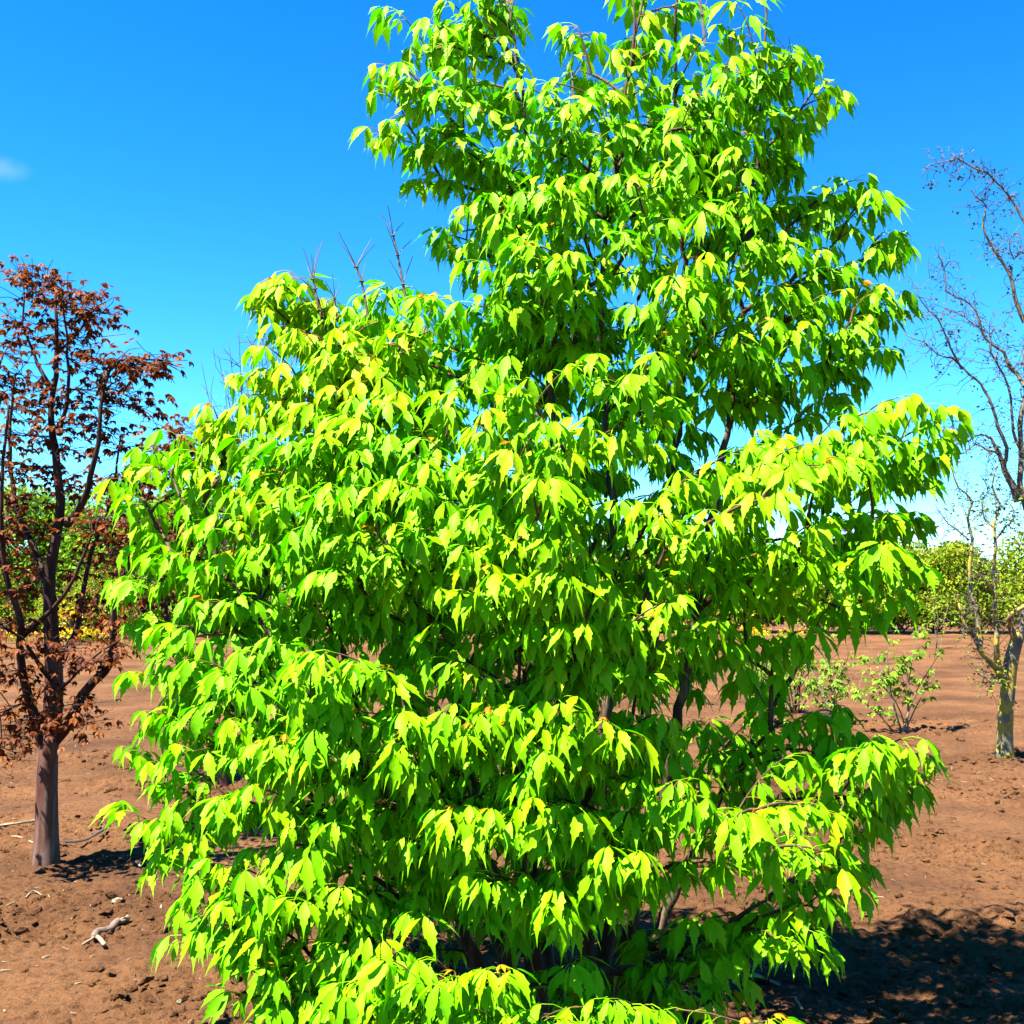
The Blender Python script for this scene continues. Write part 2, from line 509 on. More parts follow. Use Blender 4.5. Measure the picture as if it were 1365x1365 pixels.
# ------------------------------------------------------------------ leaves
def leaflet(L, W, az, a0, a1, base, rs, fold=0.36, stations=None, droop_pow=0.8):
    """lobed leaflet, base point, azimuth about z, slope a0 to a1 below the horizontal (radians)"""
    st = stations or [(0, .03), (.09, .40), (.24, .84), (.36, .98), (.46, 1.08), (.50, .66), (.61, .70), (.65, .38), (.80, .15), (1.0, .0)]
    ca, sa = math.cos(az), math.sin(az)
    side = np.array((-sa, ca, 0.0))
    p = np.array(base, float)
    twist = rs.uniform(-0.35, 0.35)
    V, last = [], 0.0
    jl, jr = rs.uniform(0.88, 1.12, len(st)), rs.uniform(0.88, 1.12, len(st))
    shl, shr = rs.uniform(-0.035, 0.035), rs.uniform(-0.035, 0.035)
    for k, (t, w) in enumerate(st):
        ang = a0 + (a1 - a0) * t ** droop_pow
        d = np.array((ca * math.cos(ang), sa * math.cos(ang), -math.sin(ang)))
        p = p + d * L * (t - last)
        last = t
        nrm = np.cross(d, side)
        nrm = nrm if nrm[2] > 0 or True else -nrm
        sd = side * math.cos(twist * t) + nrm * math.sin(twist * t)
        up = np.cross(d, sd); up = up / (np.linalg.norm(up) + 1e-9)
        if up[2] < 0: up = -up
        fo = fold * (1 - 0.4 * t)
        V += [p + (sd * jl[k] + up * fo) * W * 0.5 * w + d * L * (shl if w > .6 else 0),
              p.copy(),
              p + (-sd * jr[k] + up * fo) * W * 0.5 * w + d * L * (shr if w > .6 else 0)]
    T = []
    for k in range(len(st) - 1):
        a, b = 3 * k, 3 * k + 3
        if k == len(st) - 2:
            T += [(a, a + 1, b + 1), (a + 1, a + 2, b + 1)]
        else:
            T += [(a, a + 1, b + 1), (a, b + 1, b), (a + 1, a + 2, b + 2), (a + 1, b + 2, b + 1)]
    return np.array(V), np.array(T)


def trifoliate(seed, L=0.124, young=False):
    rs = np.random.default_rng(100 + seed)
    mb = MB()
    pet = rs.uniform(0.045, 0.075)
    pp = np.array([(0, 0, 0), (pet * 0.5, 0, pet * 0.16), (pet, 0, pet * 0.12)])
    tint = rs.uniform(0.32, 0.58)
    v, t = tube(pp, 0.0014, 3)
    mb.add(v, t, 0.72)
    e = pp[-1]
    W = L * rs.uniform(0.26, 0.33)
    a0, a1 = rs.uniform(0.45, 1.1), rs.uniform(1.2, 1.6)
    v, t = leaflet(L, W, rs.uniform(-.12, .12), a0, a1, e, rs)
    mb.add(v, t, tint + rs.uniform(-.06, .06))
    for s in (-1, 1):
        az = s * rs.uniform(0.6, 1.5)
        v, t = leaflet(L * rs.uniform(.80, .95), W * rs.uniform(.85, 1.0), az, a0 + rs.uniform(-.25, .15), a1 - rs.uniform(.05, .5), e + np.array((.3, s * .8, -.1)) * .013, rs)
        mb.add(v, t, tint + rs.uniform(-.08, .08))
    V, T = mb.get()
    return V, T, mb.attr()['tint']


TRI = [trifoliate(s) for s in range(20)]
for s in range(8):                         # yellower leaves, mostly on the upper left and top shoots
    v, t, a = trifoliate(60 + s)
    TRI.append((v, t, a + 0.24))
YOUNG = []
for s in range(3):
    v, t, a = trifoliate(40 + s)
    v = v * 0.5
    YOUNG.append((v, t, np.full(len(v), 0.98)))


def place(mb, var, M):
    v, t, a = var
    mb.add(v @ M[:3, :3].T + M[:3, 3], t, a)


def rot_z(az, s, tilt, roll):
    m = Matrix.Rotation(az, 3, 'Z') @ Matrix.Rotation(tilt, 3, 'Y') @ Matrix.Rotation(roll, 3, 'X')
    return m


def mat4(rot, s, loc):
    M = np.eye(4)
    M[:3, :3] = np.array(rot) * s
    M[:3, 3] = loc
    return M


# ------------------------------------------------------------------ the lime green maple
D0 = 4.2
BX, BY = 0.13, D0
root = empty('maple_tree', (BX, BY, float(ground_z(BX, BY)) - 0.02), 'tall lime green maple with many stems and drooping three part leaves, standing in the middle', 'tree')

STEMS = [
    ([(700, 1352, 0.0), (640, 1130, .02), (598, 900, .05), (490, 650, -.05), (425, 400, -.08)], .040, .007),
    ([(722, 1354, 0.05), (690, 1080, .10), (735, 620, .12), (715, 330, .10), (692, 90, .0), (650, -60, 0)], .042, .008),
    ([(765, 1352, 0.0), (798, 1130, .02), (816, 700, .05), (802, 420, .05), (830, 150, .0), (870, -70, 0)], .044, .008),
    ([(790, 1352, 0.10), (850, 1020, .2), (905, 560, .15), (912, 350, .1), (900, 100, .05), (905, -80, 0)], .042, .009),
    ([(800, 1354, 0.0), (892, 1020, .05), (968, 560, 0), (1000, 300, 0), (1022, 60, 0), (1020, -30, 0)], .040, .008),
    ([(690, 1356, -.10), (560, 1130, -.25), (410, 910, -.35), (275, 730, -.35), (220, 610, -.25)], .036, .006),
    ([(815, 1356, 0.0), (930, 1120, .1), (1075, 860, .0), (1170, 620, -.1), (1240, 560, -.15)], .034, .006),
    ([(735, 1358, -.1), (700, 1180, -.3), (690, 960, -.55), (700, 720, -.65)], .030, .006),
    ([(745, 1354, .15), (700, 1000, .6), (800, 700, .7), (850, 400, .5)], .036, .006),
    ([(680, 1354, .15), (500, 1050, .6), (420, 800, .6)], .034, .006),
]
node_p, node_stem = [], []
stem_paths = []
for k, (pts, r0, r1) in enumerate(STEMS):
    w = [P(x, y, D0 + dz) for x, y, dz in pts]
    w[0][2] = min(w[0][2], -0.03)
    path = smooth_path(w, 0.07)
    path[1:-1] += rng.normal(0, 0.006, (len(path) - 2, 3))
    t = np.linspace(0, 1, len(path))
    rad = r0 + (r1 - r0) * t ** 0.75
    rad = rad * (0.8 - 0.3 * t)
    rad[:3] *= np.array((1.5, 1.25, 1.1))
    V, T = tube(path, rad, 9, 0.10, k)
    part('stem', V, T, M_bark, root, True)
    stem_paths.append(path)
    node_p.append(path[4:])
node_p = np.vstack(node_p)
AX = np.array((BX + 0.15, BY))

SPR = '''545,12,0 600,8,0 640,22,-.1 668,55,-.1 590,60,0 615,-30,0 660,-20,0 575,35,-.1
558,92,-.3 600,98,-.3 525,180,-.2 560,165,-.2 575,200,-.1 640,150,-.1 705,118,-.4 745,140,-.3 540,130,-.3 590,130,-.3 620,185,-.1 690,190,-.3
765,150,-.1 832,75,-.1 800,130,-.2 845,95,0 760,180,-.2 800,185,-.3 840,170,-.2 730,200,-.3
850,-5,0 880,20,0 905,60,0 930,80,-.1 870,120,0 855,50,0 920,10,0 960,40,-.2 1000,12,-.2 1018,60,-.2 980,85,-.3 1060,88,-.2 1092,82,-.2 1108,115,-.1 1040,115,-.2 1030,155,-.2 1090,150,-.1 980,130,-.3 1000,185,-.2 1060,180,-.1 940,130,-.2 920,170,-.2 1045,220,0 960,180,-.2
930,210,-.45 985,212,-.5 895,230,-.5 850,240,-.5 800,240,-.4 760,270,-.5 710,262,-.5 650,268,-.35 620,278,-.3 600,330,-.2 675,290,-.4 740,300,-.5 780,300,-.5 610,250,-.1
1160,240,-.1 1190,268,-.1 1130,258,-.1 1095,285,-.1 1150,310,-.1 1192,340,-.1 1170,380,-.2 1208,400,-.1 1100,340,-.2 1060,275,-.1 1130,360,-.2
700,335,-.6 640,350,-.4 760,345,-.55 830,320,-.55 880,300,-.5 950,290,-.6 1000,330,-.5 1050,385,-.5 1100,405,-.35 1140,440,-.3 1178,470,-.2 950,350,-.65 900,390,-.6 850,412,-.6 930,402,-.7 1030,430,-.6 1082,432,-.5 1000,270,-.4 1040,310,-.3 990,390,-.5 1060,340,-.4 800,380,-.5 740,390,-.4 680,390,-.3 1010,480,.0 1100,490,-.1 940,470,-.1 870,470,.1 1130,390,-.3 1060,500,.1 1150,500,-.1 1000,520,.15
620,420,.3 580,395,.25 660,430,.3 720,430,.3 770,430,.3 700,480,.4 800,460,.3 600,470,.35 560,430,.35 640,480,.4 750,480,.4 840,500,.4 560,480,.35
360,400,-.1 412,370,-.1 445,412,-.1 482,412,-.1 545,392,0 420,445,-.3 500,460,-.35 450,480,-.4 400,490,-.35 368,500,-.3 535,450,-.2 330,545,-.25 290,542,-.2 365,560,-.4 430,540,-.5 480,560,-.55 540,540,-.55 590,560,-.5 515,510,-.4 470,520,-.5 395,540,-.4 310,580,-.2
800,492,-.8 768,486,-.8 850,530,-.8 890,545,-.7 700,520,-.8 660,530,-.9 640,570,-.9 720,570,-1 780,560,-.9 600,530,-.6 830,570,-.8 680,600,-1 750,610,-1 570,590,-.7
1040,592,-.7 1000,600,-.8 950,622,-.9 920,645,-.9 1090,592,-.65 1112,620,-.8 1180,550,-.4 1215,532,-.3 1250,542,-.2 1275,562,-.2 1200,585,-.3 1240,612,-.2 1130,562,-.4 1150,620,-.6 1060,660,-.9 880,690,-.9 900,725,-.9 1000,680,-.9 960,700,-1 1100,700,-.8 1030,630,-.85 1070,620,-.8 1180,640,-.4 1200,690,-.1 1225,690,0 1160,700,-.2 930,760,-.8 1020,740,-.7 1060,740,-.6 980,640,-.9
1150,762,-.6 1190,758,-.6 1215,795,-.5 1100,765,-.4 1080,800,-.3 1020,800,-.2 1140,820,-.3 1180,820,-.3 1060,770,-.4 980,770,-.5 1110,730,-.3 1000,780,-.1
215,582,-.25 180,602,-.2 160,625,-.2 245,605,-.3 272,635,-.35 312,662,-.45 190,745,-.35 170,785,-.3 230,742,-.4 260,700,-.4 240,660,-.3
430,650,-.9 480,652,-1 520,642,-1 560,655,-.9 380,652,-.7 340,672,-.7 300,692,-.6 600,640,-.8 640,680,-1 700,632,-1.1 732,645,-1.1 762,655,-1 620,712,-.9 672,712,-.9 560,705,-.9 400,702,-.8 450,722,-.9 350,732,-.7 505,742,-.9 440,600,-.6 370,610,-.5 500,600,-.7 550,620,-.7 290,740,-.5 400,760,-.6 340,780,-.35 280,770,-.35 460,780,-.45 560,770,-.4
770,770,-1.1 740,762,-1.1 700,772,-1.1 660,776,-1.1 622,792,-1 800,792,-1 832,832,-1 900,802,-1 872,822,-1 942,832,-.9 972,862,-.8 1000,880,-.6 920,850,-.9 690,730,-1 720,700,-1.05 640,740,-.9 780,840,-1 730,830,-1 690,850,-.95
430,870,-1 400,882,-.95 470,892,-1 512,892,-.9 350,852,-.7 300,802,-.6 250,802,-.5 210,835,-.45 290,902,-.7 250,882,-.6 320,870,-.7 540,830,-.3 480,820,-.4 420,810,-.4 370,810,-.4 550,900,-.3 230,850,-.5 200,880,-.4 580,850,-.5
180,952,-.4 212,962,-.5 270,942,-.75 332,992,-.85 232,1002,-.6 300,1012,-.85 362,982,-.9 422,972,-.95 480,1002,-1 532,982,-1 570,962,-1 600,946,-1 642,952,-1 390,920,-.9 350,940,-.8 470,950,-.9 600,1000,-.9 560,1030,-.9 300,960,-.8
742,932,-1.1 770,952,-1.1 802,962,-1.1 832,982,-1.1 702,942,-1.05 682,972,-1.05 742,1002,-1.1 870,902,-.9 880,952,-.9 850,1040,-1 900,1000,-.8 780,1010,-1.05 710,1030,-1
280,1062,-.85 222,1072,-.6 332,1052,-.9 242,1122,-.6 382,1102,-.95 432,1092,-.95 322,1132,-.85 270,1172,-.75 232,1202,-.65 272,1232,-.75 302,1252,-.8 352,1192,-.95 392,1202,-1 442,1182,-1 482,1132,-.8 400,1040,-.9 450,1040,-.9 300,1090,-.8 260,1150,-.7 360,1150,-.9 420,1140,-.9 340,1240,-.9 500,1070,-.9 520,1120,-.7 490,1180,-.8 290,1200,-.8
612,1092,-1.1 652,1082,-1.1 722,1072,-1.1 762,1072,-1.1 792,1085,-1.05 560,1092,-.9 585,1075,-1 822,1132,-1.1 852,1145,-1.05 652,1172,-1.1 792,1152,-1.1 752,1202,-1.1 702,1182,-1 690,1110,-1.05 740,1120,-1.1 620,1130,-1 550,1150,-.7 580,1170,-.8 870,1100,-.8
442,1252,-1 502,1272,-1 312,1272,-.85 312,1332,-.85 372,1322,-.9 432,1342,-1 522,1332,-1.1 562,1312,-1.2 602,1302,-1.2 642,1302,-1.2 662,1292,-1.2 592,1342,-1.2 482,1312,-1.05 400,1280,-.9 350,1290,-.9 530,1255,-.9 460,1220,-.9 630,1345,-1.2 540,1360,-1.2 480,1360,-1.1 390,1365,-1 320,1370,-.9
780,1342,-1.2 822,1336,-1.2 855,1345,-1.2 740,1358,-1.2 700,1362,-1.2 1000,1362,-1.2 1042,1360,-1.2 800,1365,-1.2
902,1042,-1.1 932,1062,-1.1 962,1082,-1.1 1002,1102,-1.1 1042,1082,-1.05 1082,1072,-1.0 1112,1082,-1.0 1152,1022,-.8 1190,990,-.8 1225,985,-.75 1172,1002,-.8 1060,962,-.3 1102,952,-.3 1132,942,-.3 1012,962,-.2 962,1002,-.3 1102,1002,-.3 1052,1012,-.3 990,1030,-.5 1130,1060,-.5 940,960,-.3 1000,1000,-.3 1200,1020,-.4 1140,980,-.3
1140,1182,-.4 1130,1152,-.3 1082,1172,-.3 1062,1192,-.3 1012,1242,-.6 962,1262,-.7 922,1282,-.7 872,1292,-.7 892,1322,-.8 1092,1242,-.5 1052,1252,-.5 1110,1210,-.4 980,1220,-.4 940,1250,-.5 1060,1215,-.4 980,1300,-.7 930,1320,-.8'''
SPR += ' ' + ' '.join('%d,%d,%.2f' % (x_, y_, z_) for x_, y_, z_ in (
    (395, 440, -.1), (440, 450, -.2), (480, 440, -.2), (520, 430, -.15), (555, 460, -.1), (560, 500, -.3), (380, 530, -.3), (350, 590, -.4), (420, 570, -.5), (460, 590, -.6), (510, 570, -.6),
    (545, 585, -.6), (390, 620, -.6), (330, 620, -.4), (470, 630, -.8), (575, 620, -.8), (340, 500, -.1), (320, 570, -.2), (500, 490, -.3), (440, 500, -.4), (410, 600, -.6), (300, 650, -.4),
    (530, 400, .05), (460, 400, 0), (400, 390, -.1), (380, 380, -.1), (430, 410, 0),
    (175, 700, -.2), (160, 830, -.2), (165, 900, -.3), (150, 1000, -.3), (185, 1040, -.4), (200, 1100, -.5), (150, 770, -.2), (140, 640, -.1),
    (1240, 700, 0), (1235, 760, -.3), (1270, 590, -.1), (1245, 1010, -.3), (1230, 1050, -.3), (1180, 1050, -.4), (1210, 420, 0), (1200, 310, 0)))
sprays, spray_yellow = [], []
for tok in SPR.split():
    x, y, dz = tok.split(',')
    if float(x) > 1040 and float(y) > 520: dz = float(dz) - .28
    sx = 735 + (float(x) - 735) * 0.95 - (28 if float(x) < 570 and float(y) < 610 and float(x) > 270 else 0)
    sprays.append((P(sx, float(y), D0 + 0.85 * float(dz)), True))
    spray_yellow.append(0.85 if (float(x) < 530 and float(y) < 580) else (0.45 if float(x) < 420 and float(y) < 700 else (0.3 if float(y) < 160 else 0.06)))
n_first = len(sprays)
for i in list(range(n_first)) + [k_ for k_ in range(n_first) if rng.random() < .55]:
    p0 = sprays[i][0]
    if p0[2] < 0.95 and p0[0] > AX[0] + .15 and rng.random() < .75: continue
    ppx, ppy, _ = project(p0)
    if ppx > 940 and (740 < ppy < 900 or 925 < ppy < 1015): continue
    sprays.append((p0 + np.array((rng.normal(0, .12) - 0.07 * (p0[0] - AX[0]), abs(rng.normal(.08, .09)), rng.normal(-.06, .09))), True))
    spray_yellow.append(spray_yellow[i])
n_front = len(sprays)
# the far side and the inside of the crown
for i in range(n_front):
    if rng.random() < 0.45:
        x, y, z = sprays[i][0]
        if z < 0.45 and rng.random() < 0.6 or (z < 1.35 and x > AX[0] + .1) or (z < 2.7 and x > AX[0] + .5): continue
        k = rng.uniform(0.55, 0.98)
        dz = rng.uniform(0.12, 0.78) * (1 if z < 3 else 0.6)
        q = np.array((AX[0] + (x - AX[0]) * k, D0 + dz, z - 0.15 * rng.random() + 0.03 * dz))
        sprays.append((q, False))

inner = np.vstack([p_[4:-9] for k_, p_ in enumerate(stem_paths) if k_ != 6])
for i in range(300):                       # sprays close to the stems inside the crown
    q = inner[int(rng.integers(len(inner)))].copy()
    if q[2] < 0.7: continue
    q += np.array((rng.normal(0, .14), abs(rng.normal(.1, .2)), rng.normal(-.02, .08)))
    sprays.append((q, False))


def axial(p):
    p = np.atleast_2d(p)
    return np.hypot(p[:, 0] - AX[0], p[:, 1] - AX[1])


stem_all = node_p.copy()
order = sorted(range(len(sprays)), key=lambda i: np.min(np.linalg.norm(stem_all - sprays[i][0], axis=1)))
nodes = node_p
owner = np.full(len(nodes), -1)
branches, kids = {}, {}
for i in order:
    Tp = sprays[i][0]
    d = np.linalg.norm(nodes - Tp, axis=1)
    cost = d + 1.3 * np.clip(nodes[:, 2] - (Tp[2] - 0.05), 0, 9) + 0.7 * np.clip(axial(nodes) - axial(Tp)[0] + 0.05, 0, 9)
    cost[d < 0.10] += 1.0
    j = int(np.argmin(cost))
    a = nodes[j]
    L = np.linalg.norm(Tp - a)
    c = a + (Tp - a) * 0.5 + np.array((0, 0, 0.16 * L)) + rng.normal(0, 0.03 * L, 3)
    t = np.linspace(0, 1, max(5, int(L / 0.06)))[:, None]
    path = a * (1 - t) ** 2 + 2 * c * t * (1 - t) + Tp * t ** 2
    branches[i] = (path, owner[j])
    k = owner[j]
    while k >= 0:
        kids[k] = kids.get(k, 0) + 1
        k = branches[k][1]
    nodes = np.vstack([nodes, path[1:-1]])
    owner = np.concatenate([owner, np.full(len(path) - 2, i)])

thick = sorted(branches, key=lambda i: -kids.get(i, 0))[:60]
twigs = MB()
for i, (path, own) in branches.items():
    r0 = 0.0032 + 0.0026 * math.sqrt(kids.get(i, 0))
    r0 = min(r0, 0.02)
    V, T = tube(path, np.linspace(r0, 0.0022, len(path)), 5)
    if i in thick:
        part('branch', V, T, M_twig, root, True)
    else:
        twigs.add(V, T)
V, T = twigs.get()
tag(part('twigs', V, T, M_twig, root, True), kind='stuff')

leaves = []      # (variant, M)
youngs = []
SUNW = math.atan2(s_dir.y, s_dir.x)
for i, (path, own) in branches.items():
    Tp, front = sprays[i]
    out = np.array((Tp[0] - AX[0], Tp[1] - AX[1]))
    out = out / (np.linalg.norm(out) + 1e-6)
    seg = (path[-1] - path[max(0, len(path) - 4)])[:2]
    seg = seg / (np.linalg.norm(seg) + 1e-6)
    dv = 0.6 * out + 0.6 * seg + (0.18 * np.array((s_dir.x, s_dir.y)))
    a = math.atan2(dv[1], dv[0])
    cum = np.concatenate([[0], np.cumsum(np.linalg.norm(np.diff(path, axis=0), axis=1))])
    tot = cum[-1]
    npair = 6 if front else 4
    spots = []
    for k in range(npair):
        back = k * rng.uniform(0.045, 0.075) + 0.005
        if back > tot * 0.9: break
        q = np.array([np.interp(tot - back, cum, path[:, c]) for c in range(3)])
        w = 0.7 + 0.28 * k
        for s in (-1, 1):
            spots.append((q, a + s * w * rng.uniform(0.55, 1.35) + rng.normal(0, 0.3)))
    spots.append((path[-1], a + rng.normal(0, 0.35)))
    for q, az in spots:
        s = rng.uniform(0.58, 1.14)
        if rng.random() < 0.06: continue
        m = rot_z(az, s, rng.normal(0.02, 0.18), rng.normal(0, 0.28))
        kk = int(rng.integers(20))
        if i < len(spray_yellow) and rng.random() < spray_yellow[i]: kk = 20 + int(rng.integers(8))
        leaves.append((kk, mat4(m, s, q), m, s))
    if front and rng.random() < 0.22:
        m = rot_z(a + rng.normal(0, .5), 1, rng.uniform(-0.9, -0.4), rng.normal(0, .2))
        youngs.append((int(rng.integers(3)), mat4(m, rng.uniform(.5, .8), path[-1])))

# the 300 leaves that show largest are parts, the rest one mass
tipv = np.array([l[1][:3, :3] @ np.array((0.10, 0, -0.05)) + l[1][:3, 3] for l in leaves])
px, py, dep = project(tipv)
best = {}
for i in range(len(leaves)):
    if not (-20 < px[i] < 1385 and -20 < py[i] < 1385): continue
    c = (int(px[i] // 34), int(py[i] // 34))
    if c not in best or dep[i] < dep[best[c]]: best[c] = i
single = set(sorted(best.values(), key=lambda i: dep[i])[:300])
tri_me = []
for k, (v, t, a) in enumerate(TRI):
    tri_me.append(new_mesh('leaf', v, t, M_leaf, True, {'tint': a}))
fol = MB()
bx = np.array(root.location)
for i, (k, M, m, s) in enumerate(leaves):
    if i in single:
        o = bpy.data.objects.new('leaf', tri_me[k])
        COL.objects.link(o)
        o.parent = root
        o.location = Vector(M[:3, 3] - bx)
        o.rotation_euler = m.to_euler()
        o.scale = (s, s, s)
    else:
        place(fol, TRI[k], M)
for k, M in youngs:
    place(fol, YOUNG[k], M)
V, T = fol.get()
tag(part('foliage', V, T, M_leaf, root, True, fol.attr()), kind='stuff')
print('leaves', len(leaves), 'foliage tris', len(T))


def bare_shoot(pts, d, parent, whorls, spike=0.16, mat=M_dead, r=0.0055, seed=0):
    rs = np.random.default_rng(seed)
    mb = MB()
    path = smooth_path([P(x, y, d) for x, y in pts], 0.05)
    v, t = tube(path, np.linspace(r, r * 0.55, len(path)), 5)
    mb.add(v, t)
    for f in whorls:
        q = path[int(f * (len(path) - 1))]
        v, t = lump_mesh(seed)
        mb.add(v * r * 1.7 + q, t)
        a0 = rs.random() * 6.28
        for k in range(4 if f > 0.95 else 2):
            az = a0 + k * 6.28 / (4 if f > .95 else 2) + rs.normal(0, .25)
            el = rs.uniform(0.75, 1.35)
            L = spike * rs.uniform(.5, 1.1)
            dv = np.array((math.cos(az) * math.cos(el), math.sin(az) * math.cos(el), math.sin(el)))
            v, t = tube(np.array([q, q + dv * L * .5 + np.array((0, 0, .004)), q + dv * L]), (.0021, .0017, .0012), 3)
            mb.add(v, t)
    V, T = mb.get()
    part('dead_twig', V, T, mat, parent)


for k, (pts, dd, wh, sp) in enumerate([
        ([(541, 400), (530, 340), (524, 314)], 4.1, (0.35, .75, 1.0), .13),
        ([(490, 420), (482, 375), (475, 356)], 4.1, (.55, 1.0), .13),
        ([(424, 410), (420, 385), (417, 372)], 4.1, (.5, 1.0), .17),
        ([(448, 420), (446, 398)], 4.1, (1.0,), .10),
        ([(690, 130), (688, 90), (686, 56)], 4.15, (.5, 1.0), .15),
        ([(764, 130), (763, 105)], 4.15, (1.0,), .13),
        ([(940, 60), (936, 20), (932, -10)], 4.1, (.5, 1.0), .13),
        ([(1052, 120), (1056, 80)], 4.05, (1.0,), .10),
        ([(322, 640), (300, 624)], 4.0, (1.0,), .13)]):
    bare_shoot(pts, dd, root, wh, sp, seed=k + 3)

# ------------------------------------------------------------------ trees with limbs traced in space
def limb_tree(name, label, cat, limbs, d, mats, clusters, leaf_kw, group=None, jit=0.0, seed=0):
    """limbs: list of (part name, [(px,py,dz)..], r0, r1)"""
    rs = np.random.default_rng(seed)
    x, y, dz = limbs[0][1][0]
    b = P(x, y, d + dz)
    rt = empty(name, (b[0], b[1], float(ground_z(b[0], b[1])) - 0.02), label, cat, group)
    paths = []
    for k, (pn, pts, r0, r1) in enumerate(limbs):
        w = [P(px_, py_, d + z_) for px_, py_, z_ in pts]
        if k == 0: w[0][2] = rt.location.z - 0.02
        path = smooth_path(w, 0.09)
        if jit and k: path[1:] += rs.normal(0, jit, (len(path) - 1, 3))
        rad = r0 + (r1 - r0) * np.linspace(0, 1, len(path)) ** 0.8
        if k == 0: rad[:2] *= np.array((1.22, 1.08))
        V, T = tube(path, rad, 10 if k == 0 else 6, 0.05, k)
        part(pn, V, T, mats[0] if pn == 'trunk' else (mats[2] if len(mats) > 2 and np.mean(w, 0)[2] < 2.2 else mats[1]), rt, True)
        paths.append(path)
    return rt, paths, rs


# left: bronze maple
DL = 6.76
limbs = [
    ('trunk', [(61, 1140, 0), (62, 1080, 0), (64, 1000, 0), (72, 930, .05), (70, 860, .05)], .072, .050),
    ('limb', [(70, 860, .05), (66, 760, .05), (80, 690, .1), (76, 620, .1), (68, 560, .1), (75, 480, .1), (73, 390, .1)], .048, .009),
    ('limb', [(64, 995, 0), (85, 975, .0), (112, 925, -.1), (150, 878, -.15), (152, 805, -.2), (178, 735, -.2), (188, 660, -.2), (205, 600, -.1)], .042, .008),
    ('limb', [(88, 700, .1), (112, 668, 0), (130, 590, -.1), (138, 520, -.1), (160, 480, -.1), (215, 482, -.1)], .026, .006),
    ('limb', [(60, 1000, 0), (30, 900, -.1), (26, 820, -.2), (6, 760, -.2), (2, 640, -.3), (12, 540, -.3)], .034, .007),
    ('limb', [(70, 800, .05), (40, 720, .3), (22, 680, .3), (12, 600, .3), (20, 500, .3)], .030, .007),
    ('limb', [(74, 900, .05), (104, 830, .3), (115, 760, .4), (150, 660, .5), (160, 580, .5)], .026, .006),
    ('limb', [(28, 850, -.1), (70, 812, -.2), (100, 770, -.3), (130, 690, -.3)], .018, .005),
    ('limb', [(78, 580, .1), (92, 520, .0), (88, 450, .0), (84, 400, -.1)], .016, .005),
    ('limb', [(70, 520, .1), (45, 470, .2), (32, 430, .2), (33, 375, .2)], .014, .004),
    ('limb', [(75, 470, .1), (100, 450, .2), (118, 420, .2), (135, 408, .2)], .012, .004),
    ('limb', [(68, 905, 0), (48, 880, -.2), (30, 850, -.3), (-10, 830, -.4)], .018, .005),
    ('limb', [(68, 930, 0), (100, 900, -.3), (130, 870, -.4), (165, 850, -.5)], .014, .004),
    ('limb', [(66, 960, 0), (30, 940, -.3), (0, 950, -.5)], .012, .004),
    ('limb', [(0, 640, -.3), (-20, 560, -.2), (5, 470, -.1)], .014, .004),
]
lt, lpaths, rs = limb_tree('bronze_maple_tree', 'bronze leaved maple with copper peeling trunk at the left edge', 'tree', limbs, DL, (M_copper, M_copper_limb), None, None, seed=4, jit=.004)


def small_tri(seed, L=0.05):
    rs_ = np.random.default_rng(seed)
    mb = MB()
    st = [(0, .05), (.3, .9), (.55, 1.0), (.62, .6), (1.0, .0)]
    pet = 0.02
    ti = rs_.uniform(.2, .8)
    for az, s in ((rs_.uniform(-.2, .2), 1), (.9, .85), (-.9, .85)):
        v, t = leaflet(L * s, L * .5 * s, az, rs_.uniform(-.2, .6), rs_.uniform(.5, 1.3), (pet, 0, 0), rs_, .3, st)
        mb.add(v, t, ti)
    V_, T_ = mb.get()
    return V_, T_, mb.attr()['tint']


BR = [small_tri(s) for s in range(6)]


def spread(paths, centres, n_each, rad, up, seed, extra=0):
    """leaf clusters about centres with a twig from the nearest limb to each"""
    rs_ = np.random.default_rng(seed)
    allp = np.vstack([p for p in paths[1:]] or paths)
    tw, pos = MB(), []
    for c in centres:
        d_ = np.linalg.norm(allp - c, axis=1) + 0.6 * np.clip(allp[:, 2] - c[2], 0, 9)
        a_ = allp[int(np.argmin(d_))]
        L_ = np.linalg.norm(c - a_)
        if L_ > 0.03:
            m_ = (a_ + c) / 2 + rs_.normal(0, .08 * L_, 3)
            v, t = tube(smooth_path([a_, m_, c], .06), .004, 4)
            tw.add(v, t)
        for k in range(extra):
            q = c + rs_.normal(0, 1, 3) * np.array(rad) * 1.5
            st_ = c + (a_ - c) * rs_.uniform(.1, 1)
            v, t = tube(np.array([st_, (st_ + q) / 2 + rs_.normal(0, .015, 3), q]), (.003, .0024, .0016), 3)
            tw.add(v, t)
        for k in range(n_each):
            q = c + rs_.normal(0, 1, 3) * rad
            if k % 3 == 0:
                v, t = tube(np.array([c + (a_ - c) * .15 * rs_.random(), (c + q) / 2 + rs_.normal(0, .01, 3), q]), .0022, 3)
                tw.add(v, t)
            pos.append((q, c))
    return tw, pos, rs_


